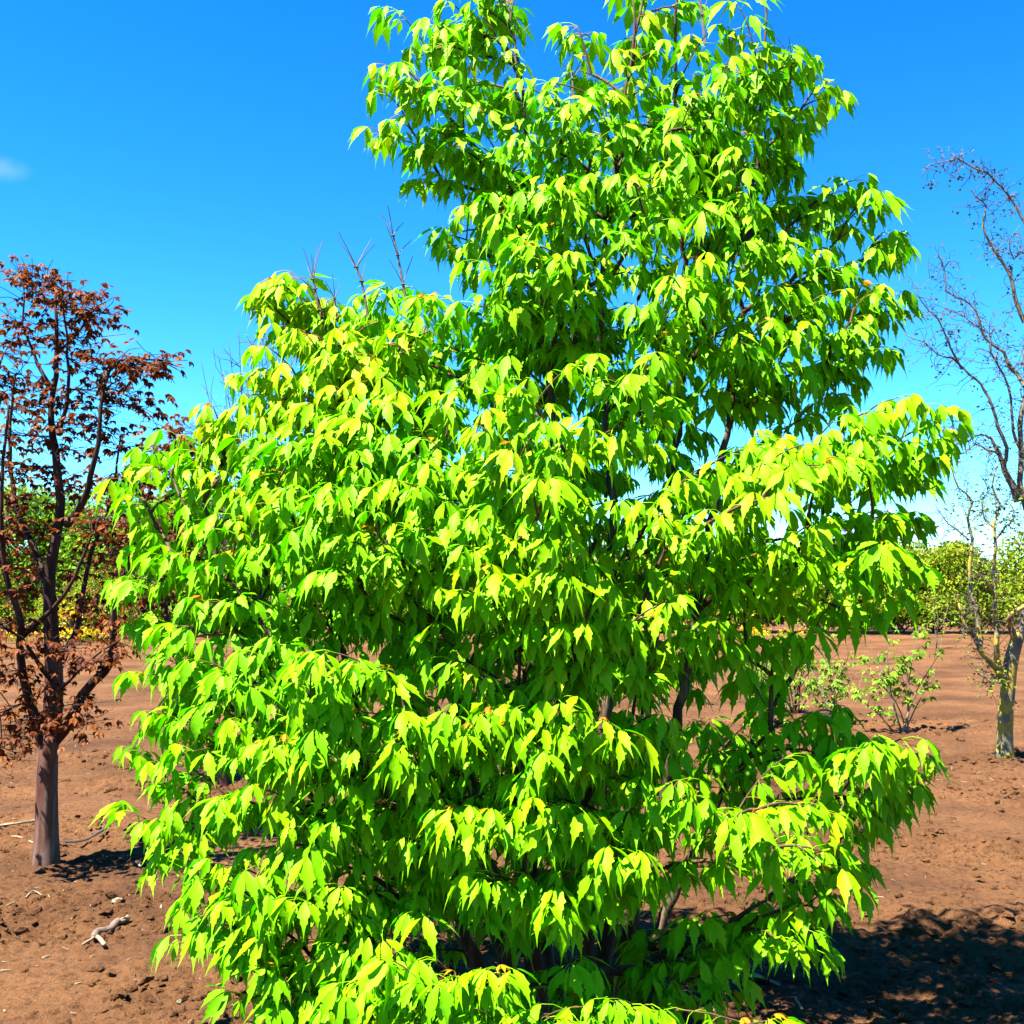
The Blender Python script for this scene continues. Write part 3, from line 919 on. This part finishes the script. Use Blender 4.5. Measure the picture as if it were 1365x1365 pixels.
def dress(rt, tw, pos, rs_, variants, mat, twmat, smin, smax, singles=300, lname='leaf'):
    vm = [new_mesh(lname, v, t, mat, False, {'tint': a}) for v, t, a in variants]
    ps = np.array([p for p, c in pos])
    px_, py_, dp = project(ps)
    vis = [i for i in range(len(pos)) if -5 < px_[i] < 1370 and -5 < py_[i] < 1370]
    rs_.shuffle(vis)
    sing = set(sorted(vis, key=lambda i: dp[i])[:singles])
    mb = MB()
    b_ = np.array(rt.location)
    for i, (p, c) in enumerate(pos):
        dv = p - c
        az = math.atan2(dv[1], dv[0]) + rs_.normal(0, .6)
        s = rs_.uniform(smin, smax)
        m = rot_z(az, s, rs_.normal(0, .3), rs_.normal(0, .3))
        k = int(rs_.integers(len(variants)))
        if i in sing:
            o = bpy.data.objects.new(lname, vm[k])
            COL.objects.link(o)
            o.parent = rt
            o.location = Vector(p - b_)
            o.rotation_euler = m.to_euler()
            o.scale = (s, s, s)
        else:
            place(mb, variants[k], mat4(m, s, p))
    if mb.n:
        V_, T_ = mb.get()
        tag(part('foliage', V_, T_, mat, rt, False, mb.attr()), kind='stuff')
    if tw.n:
        V_, T_ = tw.get()
        tag(part('twigs', V_, T_, twmat, rt), kind='stuff')


CL = '''25,358,.2 45,368,.2 62,372,.1 78,385,0 92,392,0 100,412,.1 40,395,.2 60,400,.1 15,430,.2 125,402,.2 140,418,.2 118,425,.2 25,460,.3 50,450,.2 5,470,0 75,430,.1 95,450,.1 112,455,.2 30,500,.2 10,510,.1
10,545,-.2 60,520,.1 45,540,.2 130,480,-.1 150,482,-.1 172,490,-.1 190,488,-.1 205,485,-.1 214,480,-.1 150,510,0 170,528,0 190,542,0 100,485,.1 112,520,0 85,540,.1 20,580,.1 48,590,.2 5,620,-.2 35,630,.2 72,565,.1 12,690,-.2 42,665,.2 110,570,0 145,570,.1 160,600,.3 130,545,0 60,625,.2 95,600,.1
10,750,-.2 18,785,-.2 30,900,-.2 55,922,-.2 10,950,-.4 28,985,-.4 98,940,-.3 118,965,-.3 140,690,-.2 160,720,.3 200,700,-.2 205,620,-.1 190,640,-.1 5,830,-.3 20,870,-.3 40,960,-.3 0,1000,-.4 75,965,-.3 165,850,-.4 25,720,.2 0,710,-.2 150,640,.3 120,705,-.2 130,880,-.3 -15,600,-.2 -20,700,-.2 -20,520,0 -25,900,-.4 85,760,.2 55,790,.2 105,810,.3 40,840,-.1 90,860,-.2 60,700,.2 130,800,.2 150,740,.3 15,660,.2 100,650,.2 140,830,-.2 75,640,.3 30,760,.3 110,880,-.2'''
cen = []
for tok in CL.split():
    x, y, z = (float(v) for v in tok.split(','))
    cen.append(P(x, y, DL + z))
tw, pos, rs2 = spread(lpaths, cen, 24, np.array((.07, .11, .04)), 0, 5, 5)
dress(lt, tw, pos, rs2, BR, M_bronze, M_copper_limb, .85, 1.35)

# a second bronze maple further back
DB = 9.2
limbs = [
    ('trunk', [(300, 1046, 0), (280, 960, 0), (250, 900, 0), (215, 840, 0)], .045, .03),
    ('limb', [(215, 840, 0), (195, 790, 0), (190, 720, 0), (200, 650, 0), (235, 585, 0)], .03, .006),
    ('limb', [(225, 855, 0), (220, 790, .1), (230, 700, .1), (262, 580, .1)], .026, .005),
    ('limb', [(232, 870, 0), (180, 800, .2), (140, 720, .2), (150, 640, .2)], .022, .005),
    ('limb', [(240, 885, 0), (250, 800, -.2), (270, 720, -.2), (280, 650, -.2)], .022, .005),
]
b2, p2, _ = limb_tree('bronze_maple_tree', 'second bronze maple half hidden between the left trunk and the lime green tree', 'tree', limbs, DB, (M_copper_limb, M_copper_limb), None, None, seed=9, jit=.006)
cen = [P(x, y, DB + z) for x, y, z in [(230, 578, 0), (248, 585, 0), (268, 575, .1), (240, 600, 0), (256, 598, 0), (215, 600, 0), (212, 640, 0), (185, 655, .1), (165, 665, .1), (150, 640, .2), (205, 690, 0), (190, 720, .1), (220, 720, 0),
       (175, 745, 0), (200, 760, -.1), (150, 720, .2), (240, 700, 0), (230, 760, 0), (165, 790, .1), (190, 800, 0), (215, 790, 0), (140, 760, .2), (260, 640, .1), (275, 620, .1), (150, 800, .2), (130, 690, .2), (180, 700, .1), (160, 850, 0), (200, 840, 0), (280, 700, 0), (300, 660, 0), (250, 820, 0)]]
tw, pos, rs2 = spread(p2, cen, 26, np.array((.12, .16, .08)), 0, 6, 6)
dress(b2, tw, pos, rs2, BR, M_bronze, M_copper_limb, 1.1, 1.7, singles=120)


# twiggy bare shrub behind the left shoulder of the big maple
def twiggy(name, label, cat, base, d, tips, n_side, mat, leafmat, n_leaf, seed, r=.012, leaf_s=.5, group=None, stemname='stem'):
    rs_ = np.random.default_rng(seed)
    b = P(base[0], base[1], d)
    b[2] = float(ground_z(b[0], b[1])) - .02
    rt = empty(name, b, label, cat, group)
    pos, tw, paths = [], MB(), []
    for (x, y, z) in tips:
        tip = P(x, y, d + z)
        s0 = b + rs_.normal(0, .05, 3) * np.array((1, 1, 0))
        mid = s0 * .5 + tip * .5 + np.array(((s0[0] - tip[0]) * .22, (s0[1] - tip[1]) * .2, .0)) + rs_.normal(0, .05, 3)
        path = smooth_path([s0, mid, tip], .12)
        v, t = tube(path, np.linspace(r, .0025, len(path)), 5)
        part(stemname, v, t, mat, rt, True)
        for k in range(n_side):
            f = rs_.uniform(.35, .98)
            q = path[int(f * (len(path) - 1))]
            dv = rs_.normal(0, 1, 3); dv[2] = abs(dv[2]) * 1.3 + .3
            dv /= np.linalg.norm(dv)
            L = rs_.uniform(.12, .45) * (1.25 - f * .6)
            e = q + dv * L
            v, t = tube(np.array([q, (q + e) / 2 + rs_.normal(0, .02, 3), e]), (.0035, .0028, .0018), 3)
            tw.add(v, t)
            for _k in range(n_leaf):
                g = rs_.uniform(.3, 1)
                pos.append((q + dv * L * g + rs_.normal(0, .02, 3), q))
    dress(rt, tw, pos, rs_, BR, leafmat, mat, leaf_s * .7, leaf_s * 1.3, singles=0)
    return rt


twiggy('shrub', 'bare twiggy shrub with upright thin stems behind the big maple on its left', 'shrub', (335, 1010), 10.5,
       [(262, 540, 0), (268, 480, 0), (290, 470, .2), (305, 455, 0), (318, 440, .2), (335, 450, 0), (345, 445, .1), (352, 435, 0), (366, 430, .2), (375, 455, 0), (390, 470, 0), (275, 590, 0), (300, 520, -.2), (330, 500, .3), (355, 520, -.2), (400, 500, .2)],
       46, M_greytwig, M_green, 1, 31, r=.008, leaf_s=.4)


# ------------------------------------------------------------------ right: twisted tree with lichen
DR = 10.9
limbs = [
    ('trunk', [(1339, 1004, 0), (1340, 960, 0), (1344, 915, 0), (1348, 880, 0), (1358, 845, 0)], .082, .06),
    ('limb', [(1358, 845, 0), (1372, 800, .1), (1384, 740, .1), (1372, 690, 0), (1360, 655, 0), (1362, 600, 0), (1360, 560, 0), (1368, 520, 0), (1366, 470, 0), (1382, 400, .1), (1378, 340, 0), (1362, 290, 0), (1345, 262, 0), (1318, 232, -.1), (1295, 222, -.1), (1278, 211, -.1), (1258, 217, -.1), (1240, 219, -.1), (1228, 234, -.1)], .040, .004),
    ('limb', [(1340, 915, 0), (1332, 890, -.05), (1328, 870, -.1), (1328, 830, -.1), (1325, 780, -.1), (1327, 730, -.1), (1326, 700, -.1), (1332, 672, -.1), (1322, 650, -.1), (1330, 620, -.1)], .034, .006),
    ('limb', [(1336, 905, 0), (1322, 885, -.2), (1308, 870, -.25), (1300, 850, -.25), (1290, 838, -.3), (1282, 822, -.3), (1278, 806, -.3)], .036, .012),
    ('limb', [(1306, 868, -.25), (1304, 835, -.2), (1296, 800, -.2), (1292, 760, -.2), (1296, 720, -.2), (1290, 690, -.2), (1296, 668, -.2), (1278, 650, -.2), (1270, 628, -.2), (1262, 600, -.2)], .026, .005),
    ('limb', [(1358, 668, 0), (1350, 650, 0), (1340, 628, 0), (1332, 605, 0), (1322, 585, 0)], .045, .014),
    ('limb', [(1338, 622, 0), (1342, 598, -.1), (1330, 570, -.1), (1324, 545, -.1), (1312, 520, -.1), (1300, 506, -.1), (1284, 492, -.1), (1270, 478, -.1), (1250, 472, -.1), (1232, 456, -.1), (1205, 446, -.1)], .022, .004),
    ('limb', [(1366, 515, 0), (1356, 500, .1), (1345, 490, .1), (1338, 470, .1), (1322, 460, .1), (1308, 440, .1), (1300, 415, .1), (1284, 400, .1), (1262, 388, .1), (1258, 360, .1), (1252, 340, .1)], .022, .004),
    ('limb', [(1366, 430, 0), (1356, 405, 0), (1345, 365, 0), (1332, 345, 0), (1318, 322, 0), (1312, 300, 0), (1314, 275, 0), (1300, 262, 0), (1295, 252, 0)], .024, .004),
    ('limb', [(1282, 492, -.1), (1268, 465, -.15), (1258, 440, -.15), (1240, 415, -.15), (1225, 395, -.2), (1222, 374, -.2)], .012, .003),
    ('limb', [(1361, 600, 0), (1350, 575, -.05), (1348, 530, -.1), (1338, 500, -.1), (1322, 470, -.2), (1318, 445, -.2), (1296, 430, -.2), (1275, 418, -.2), (1255, 412, -.2)], .016, .003),
    ('limb', [(1326, 720, -.1), (1342, 700, -.1), (1352, 690, -.1), (1348, 672, -.1)], .012, .004),
    ('limb', [(1325, 790, -.1), (1310, 770, -.2), (1300, 762, -.2)], .014, .005),
    ('limb', [(1352, 850, 0), (1345, 826, -.2), (1352, 815, -.3), (1375, 805, -.3)], .035, .02),
    ('limb', [(1336, 905, 0), (1325, 910, -.3), (1312, 902, -.3), (1304, 898, -.3)], .018, .006),
    ('limb', [(1378, 345, 0), (1362, 335, -.1), (1352, 345, -.1), (1345, 322, -.2), (1360, 300, -.2)], .010, .003),
    ('limb', [(1322, 585, 0), (1306, 578, 0), (1290, 588, 0), (1280, 575, 0), (1265, 580, 0), (1250, 566, 0)], .012, .003),
    ('limb', [(1332, 605, 0), (1318, 600, -.1), (1300, 592, -.1), (1285, 605, -.1), (1268, 596, -.1)], .012, .003),
    ('limb', [(1326, 704, -.1), (1312, 690, .1), (1308, 668, .1), (1318, 655, .1), (1305, 630, .1)], .012, .003),
    ('limb', [(1292, 720, -.2), (1275, 705, -.2), (1258, 690, -.2), (1245, 668, -.2)], .010, .003),
]
tt, tpaths, rs = limb_tree('twisted_tree', 'nearly bare tree with contorted branches and yellow lichen at the right edge', 'tree', limbs, DR, (M_grey, M_grey_dark, M_grey), None, None, seed=14, jit=.005)
tw = MB()
pos = []
rs3 = np.random.default_rng(77)
for li, path in enumerate(tpaths):
    if li == 0: continue
    Lp = len(path)
    for k in range(int(Lp * 2.6)):
        q = path[int(rs3.uniform(.12, 1) * (Lp - 1))]
        if q[0] > 6.0: continue
        p_, dv = q.copy(), rs3.normal(0, 1, 3)
        dv[2] += 0.2
        dv[1] *= .7
        dv /= np.linalg.norm(dv)
        pts = [p_.copy()]
        for s in range(int(rs3.integers(3, 8))):
            dv = dv + rs3.normal(0, .55, 3)
            dv /= np.linalg.norm(dv)
            p_ = p_ + dv * .055
            pts.append(p_.copy())
            if rs3.random() < .30:
                pos.append((p_ + rs3.normal(0, .012, 3) + np.array((0, 0, -.02)), q))
        v, t = tube(np.array(pts), np.linspace(.0038, .0016, len(pts)), 3)
        tw.add(v, t)
        if rs3.random() < .16:
            for _k in range(6):
                pos.append((p_ + rs3.normal(0, .03, 3), q))
dress(tt, tw, pos, rs3, BR, M_bud, M_greytwig, .35, .8, singles=0)

fresh = MB()
for k in range(330):
    path = tpaths[int(rs3.choice([2, 3, 4, 11, 12, 14, 17, 18]))]
    q = path[int(rs3.uniform(.2, 1) * (len(path) - 1))]
    if q[2] > 2.6: continue
    p_ = q + rs3.normal(0, .10, 3)
    place(fresh, BR[int(rs3.integers(6))], mat4(rot_z(rs3.uniform(0, 6.28), 1, 0, 0), rs3.uniform(.5, 1.0), p_))
V, T = fresh.get()
tag(part('fresh_leaves', V, T, M_small, tt, False, fresh.attr()), kind='stuff')

# ------------------------------------------------------------------ young plants behind the maple on the right
def sapling(x, base_y, d_off, tips, label, seed, mat=M_greytwig2, nl=4, ls=1.7, lm=M_small):
    d = CAM_H * F / (base_y - 785)
    twiggy('sapling', label, 'sapling', (x, base_y), d, tips, 7, mat, lm, nl, seed, r=.011, leaf_s=ls, group='young plants in the field behind the big maple')


sapling(1206, 972, 0, [(1206, 868, 0), (1160, 860, .1), (1180, 830, 0), (1225, 835, 0), (1255, 868, 0), (1245, 900, .1), (1150, 890, -.1), (1130, 920, 0)], 'leafy young tree with pale thin stem left of the lichen trunk', 51)
sapling(1012, 965, 0, [(1010, 850, 0), (1035, 862, 0), (1058, 890, .1), (990, 880, 0), (1020, 880, .2), (1045, 900, -.2), (970, 900, 0), (1070, 850, 0), (950, 870, .1), (1085, 880, .1), (1000, 860, -.2), (1060, 920, -.2)], 'thin stemmed young shrub showing under the right branches of the maple', 52, nl=2)
sapling(1105, 960, 0, [(1080, 890, 0), (1100, 870, 0), (1125, 880, .1), (1060, 900, 0), (1115, 900, .2), (1145, 895, 0)], 'sparse young shrub between two other saplings behind the maple', 53, nl=3)
sapling(1060, 950, 0, [(1020, 860, 0), (1045, 850, .1), (1075, 858, 0), (1100, 850, -.1), (1120, 870, .1), (1000, 890, 0), (1140, 885, 0), (1090, 900, .2), (1030, 905, -.2), (975, 880, .1)], 'broad twiggy brown shrub with few small leaves under the right tiers of the maple', 57, nl=2, mat=M_copper_limb)
sapling(880, 940, 0, [(860, 840, 0), (880, 850, 0), (905, 850, .1), (840, 870, 0)], 'young shrub glimpsed through the gap right of the maple stems', 54, nl=2)
sapling(660, 930, 0, [(640, 850, 0), (660, 830, 0), (685, 850, .1)], 'young shrub glimpsed behind the middle stems of the maple', 55, nl=2)
sapling(1251, 862, 0, [(1250, 790, 0), (1235, 800, .1), (1268, 800, 0), (1240, 775, 0)], 'small distant tree with pale stem in front of the hedge', 56, nl=3, ls=1.4, lm=M_hedge)

# ------------------------------------------------------------------ far hedge and trees
def bush_meshes(seed, w, h, dpt, n, leaf, mat, lumps_n=9, petals=None):
    rs_ = np.random.default_rng(seed)
    cs = np.stack([rs_.uniform(-.36, .36, lumps_n) * w, rs_.uniform(-.3, .3, lumps_n) * dpt, rs_.uniform(.22, .82, lumps_n) * h], 1)
    cr = rs_.uniform(.20, .34, lumps_n)
    k = rs_.integers(lumps_n, size=n)
    u = rs_.normal(0, 1, (n, 3)); u /= np.linalg.norm(u, axis=1)[:, None]
    rr = cr[k] * rs_.uniform(.45, 1.12, n) ** .6
    p = cs[k] + u * rr[:, None] * np.array((w, dpt, h * .72))
    p[:, 2] = np.clip(p[:, 2], .05, None)
    a = rs_.normal(0, 1, (n, 3)); a /= np.linalg.norm(a, axis=1)[:, None]
    b = np.cross(a, rs_.normal(0, 1, (n, 3))); b /= np.linalg.norm(b, axis=1)[:, None]
    s = leaf * rs_.uniform(.6, 1.3, n)[:, None]
    V = np.stack([p - a * s, p + b * s * .45, p + a * s, p - b * s * .45], 1).reshape(-1, 3)
    i = np.arange(n) * 4
    T = np.concatenate([np.stack([i, i + 1, i + 2], 1), np.stack([i, i + 2, i + 3], 1)])
    tint = np.repeat(rs_.uniform(.1, .9, n), 4)
    fm = new_mesh('foliage', V, T, mat, False, {'tint': tint})
    st = MB()
    for _ in range(7):
        c = cs[int(rs_.integers(lumps_n))]
        b0 = np.array((rs_.normal(0, .06 * w), rs_.normal(0, .06 * dpt), -.05))
        v, t = tube(smooth_path([b0, (b0 + c) / 2 + rs_.normal(0, .05 * w, 3) * np.array((1, 1, 0)), c], .3), .03 * max(1, h / 3), 5)
        st.add(v, t)
    V, T = st.get()
    sm = new_mesh('stem', V, T, M_greytwig)
    return fm, sm


def put_bush(proto, name, label, cat, x, y, s, rz, group):
    o = empty(name, (x, y, 0), label, cat, group)
    o.rotation_euler.z = rz
    o.scale = (s, s, s)
    f = link_mesh('foliage', proto[0], o)
    f['kind'] = 'stuff'
    link_mesh('stem', proto[1], o)
    return o


HED = [bush_meshes(60 + k, 3.6, 3.6, 3.0, 11000, .085, M_hedge, 14) for k in range(3)]
GRN = [bush_meshes(70 + k, 4.6, 5.6, 4.0, 11000, .11, M_green, 16) for k in range(3)]
LIL = bush_meshes(90, 3.6, 4.6, 3.0, 2600, .11, M_lilac, 8)
for k, x in enumerate(np.arange(-2.5, 24, 1.65)):
    put_bush(HED[k % 3], 'hedge_shrub', 'yellow green shrub in the hedge row closing the field on the right', 'shrub', x + rng.normal(0, .25), 41 + rng.normal(0, .5), rng.uniform(.94, 1.06), rng.uniform(0, 6), 'shrubs of the far hedge row on the right')
for k, x in enumerate(np.arange(-24, -1, 2.7)):
    put_bush(GRN[k % 3], 'green_shrub', 'mid green bushy tree in the row behind the bronze maples', 'tree', x + rng.normal(0, .3), 43 + rng.normal(0, 1), rng.uniform(.88, 1.08) * (1.0 if x < -10 else .85), rng.uniform(0, 6), 'green trees at the far left edge of the field')
for k, x in enumerate(np.arange(-23, -4, 2.6)):
    put_bush(HED[k % 3], 'low_shrub', 'lower yellow green shrub in front of the green trees on the left', 'shrub', x + rng.normal(0, .3), 37.5 + rng.normal(0, .7), rng.uniform(.55, .8), rng.uniform(0, 6), 'low shrubs at the far left edge of the field')
put_bush(LIL, 'lilac_shrub', 'purple flowering shrub rising over the hedge right of the maple', 'shrub', 13.6, 44, 1.0, .4, None)


def flower_patch(name, label, spots, seed):
    rs_ = np.random.default_rng(seed)
    x0, y0 = spots[0][:2]
    rt = empty(name, (x0, y0, 0), label, 'flowers')
    fl, lf = MB(), MB()
    for x, y, w, n in spots:
        for _ in range(n // 2):
            q = np.array((x + rs_.normal(0, w), y + rs_.normal(0, .3), 0.02))
            hgt = rs_.uniform(.12, .36)
            v, t = tube(np.array([q, q + np.array((rs_.normal(0, .03), 0, hgt))]), .012, 3)
            lf.add(v, t, .5)
            a = rs_.normal(0, 1, (6, 3)); a /= np.linalg.norm(a, axis=1)[:, None]
            c = q + np.array((0, 0, hgt))
            for k in range(5):
                v = np.array([c, c + a[k] * .09 + a[5] * .03, c + a[k] * .09 - a[5] * .03])
                fl.add(v, np.array([(0, 1, 2)]), rs_.random())
    V, T = fl.get()
    tag(part('petals', V, T, M_yellow, rt, False, fl.attr()), kind='stuff')
    V, T = lf.get()
    tag(part('stalks', V, T, M_green, rt, False, lf.attr()), kind='stuff')


def gx_at(px_, d): return (px_ - CX) / F * d


flower_patch('yellow_flowers', 'strip of yellow flowers behind the trunk of the bronze maple', [(gx_at(x, 34), 34 + .3 * (k % 3), .35, n) for k, (x, n) in enumerate([(35, 25), (55, 18), (80, 18), (95, 40), (108, 50), (120, 45), (133, 34), (150, 25), (10, 16), (180, 20)])], 5)
flower_patch('yellow_flowers', 'patch of yellow flowers seen under the right branches of the maple', [(gx_at(x, 36), 36, .25, n) for x, n in [(1000, 30), (1018, 40), (1060, 24), (850, 20), (560, 20)]], 6)
put_bush(bush_meshes(95, 1.4, 1.5, 1.0, 260, .06, M_yellow, 6), 'yellow_shrub', 'yellow flowering shrub behind the bronze maple trunk', 'shrub', gx_at(98, 36), 36, 1.0, .2, None)

# ------------------------------------------------------------------ litter on the soil
def ground_pt(px_, py_):
    d = CAM_H * F / (py_ - 785)
    p = P(px_, py_, d)
    for _ in range(3):
        z = float(ground_z(p[0], p[1]))
        d = (CAM_H - z) * F / (py_ - 785)
        p = P(px_, py_, d)
    return np.array((p[0], p[1], float(ground_z(p[0], p[1]))))


def on_ground(name, V, T, mat, loc, label, cat, group=None, smooth=False):
    o = link_mesh(name, new_mesh(name, V, T, mat, smooth), None, loc)
    return tag(o, label, cat, group)


# forked piece of weathered wood with a bleached broken end
c = ground_pt(140, 1238)
rt = empty('driftwood', c, 'forked grey piece of weathered branch with a pale broken end on the left soil', 'wood')
q = lambda x, y: ground_pt(x, y) + np.array((0, 0, .022))
V, T = tube(smooth_path([q(158, 1226), q(145, 1229), q(130, 1238), q(126, 1245)], .012), 0.018, 8, .12, 2)
part('wood', V, T, M_wood2, rt, True)
V, T = tube(smooth_path([q(128, 1242), q(134, 1248), q(139, 1253)], .012), .010, 7, .12, 3)
part('prong', V, T, M_wood, rt, True)
V, T = tube(smooth_path([q(127, 1244), q(118, 1249), q(111, 1253)], .012), .006, 6, .1, 4)
part('prong', V, T, M_wood, rt, True)
V, T = tube(smooth_path([q(157, 1226), q(163, 1222), q(171, 1219)], .012), .013, 7, .35, 6)
part('broken_end', V, T, M_wood, rt)

v, f = lump_mesh(5, .8)
on_ground('stone', v * .028, f, M_stone, ground_pt(155, 1195) + np.array((0, 0, .015)), 'pale knobbly stone above the forked driftwood', 'stone')
v, f = lump_mesh(8, .7)
on_ground('stone', v * .020, f, M_wood2, ground_pt(79, 1133) + np.array((0, 0, .01)), 'dull brown stone against the foot of the copper trunk', 'stone')
on_ground('stone', v * .016, f, M_stone, ground_pt(239, 1322) + np.array((0, 0, .008)), 'small cream stone on the soil near the lower left leaves', 'stone')


def stick(pts, r, label, name='stick', mat=M_wood, group=None):
    w = [ground_pt(x, y) + np.array((0, 0, r + z)) for x, y, z in pts]
    b = np.array(w[0])
    V, T = tube(smooth_path(w, .04) - b, r, 6, .1, len(pts))
    on_ground(name, V, T, mat, b, label, 'stick', group)


stick([(-14, 1098, .01), (18, 1099, .02), (46, 1096, .01)], .010, 'pale bleached stick lying left of the copper trunk')
stick([(-10, 1108, 0), (20, 1110, .01), (44, 1113, 0)], .006, 'thin straw coloured stick just in front of the pale one at the left edge')
stick([(80, 1122, .01), (112, 1118, .03), (142, 1106, .02)], .009, 'dark bent stick in the shade right of the copper trunk', mat=M_greytwig)
stick([(1003, 1288, .01), (1022, 1296, .012), (1038, 1303, .01)], .006, 'straight pale stick in the shade under the right side of the maple')
stick([(1060, 1320, .01), (1069, 1334, .012)], .006, 'short white stick in the shade right of the maple')
stick([(181, 1140, .0), (187, 1150, .01)], .006, 'small forked pale stick in front of the bronze maple shadow')
stick([(35, 1184, .0), (44, 1182, .01), (56, 1180, 0)], .004, 'thin curved straw on the soil below the copper trunk')

chip_v = np.array([(-1, -.3, 0), (1, -.24, 0), (1, .22, 0), (-1, .3, 0), (-.9, -.26, .22), (.85, -.2, .28), (.9, .18, .2), (-.85, .25, .3)], float)
chip_f = np.array([(0, 1, 5), (0, 5, 4), (1, 2, 6), (1, 6, 5), (2, 3, 7), (2, 7, 6), (3, 0, 4), (3, 4, 7), (4, 5, 6), (4, 6, 7), (0, 2, 1), (0, 3, 2)])
chip_me = [new_mesh('wood_chip', chip_v * np.array((rng.uniform(.018, .032), rng.uniform(.016, .03), .02)), chip_f, M_wood) for _ in range(4)]


def chip(px_, py_, s=1.0, rz=None, label='small pale wood chip lying on the brown soil'):
    p = ground_pt(px_, py_)
    o = link_mesh('wood_chip', chip_me[int(rng.integers(4))], None, p + np.array((0, 0, .003)))
    o.rotation_euler = (rng.normal(0, .25), rng.normal(0, .25), rng.uniform(0, 3.14) if rz is None else rz)
    o.scale = (s, s, s)
    tag(o, label, 'wood chip', 'pale wood chips scattered on the soil')


for px_, py_, s in [(8, 1281, .8), (62, 1262, .9), (66, 1240, .7), (215, 1197, .8), (255, 1345, .9), (183, 1293, .6), (231, 1146, .9), (85, 1178, .5), (101, 1167, .5), (128, 1170, .5), (212, 1137, .8), (75, 1359, .7), (6, 1332, .7),
                    (212, 1318, .6), (172, 1267, .4), (50, 1275, .4), (180, 1283, .4), (100, 1241, .5), (20, 1242, .5), (124, 1262, .5), (105, 1297, .5), (1117, 1162, .7), (1126, 1155, .5), (890, 1185, .5), (1218, 1257, .5), (1313, 1130, .7), (1322, 1036, .8), (1300, 1052, .6), (1348, 1060, .6),
                    (1270, 1090, .5), (1310, 1145, .7), (1355, 1122, .5), (1265, 1364, .5), (1290, 1340, .6), (1305, 1028, .8), (1250, 1036, .6), (1080, 1335, .5), (575, 1222, .6), (1160, 1175, .4), (35, 1060, .6), (20, 1085, .6), (170, 1075, .5), (15, 1040, .6), (95, 1020, .7), (120, 985, .8), (140, 1000, .8), (30, 1020, .7)]:
    chip(px_, py_, s)

litter = MB()
for _ in range(1100):
    y = 3.8 + 26 * rng.random() ** 1.6
    x = (rng.random() - .5) * (y * 1.02)
    z = float(ground_z(x, y))
    s = rng.uniform(.25, .75) * (1 if y < 9 else 1.6)
    rm = np.array(Euler((rng.normal(0, .3), rng.normal(0, .3), rng.uniform(0, 6.28))).to_matrix())
    litter.add((chip_v * np.array((.026 * rng.uniform(.5, 1.6), .012, .01)) * s) @ rm.T + np.array((x, y, z + .003)), chip_f)
V, T = litter.get()
tag(link_mesh('straw_litter', new_mesh('straw_litter', V, T, M_wood)), 'pale crumbs of straw and wood strewn over the soil', 'litter', kind='stuff')
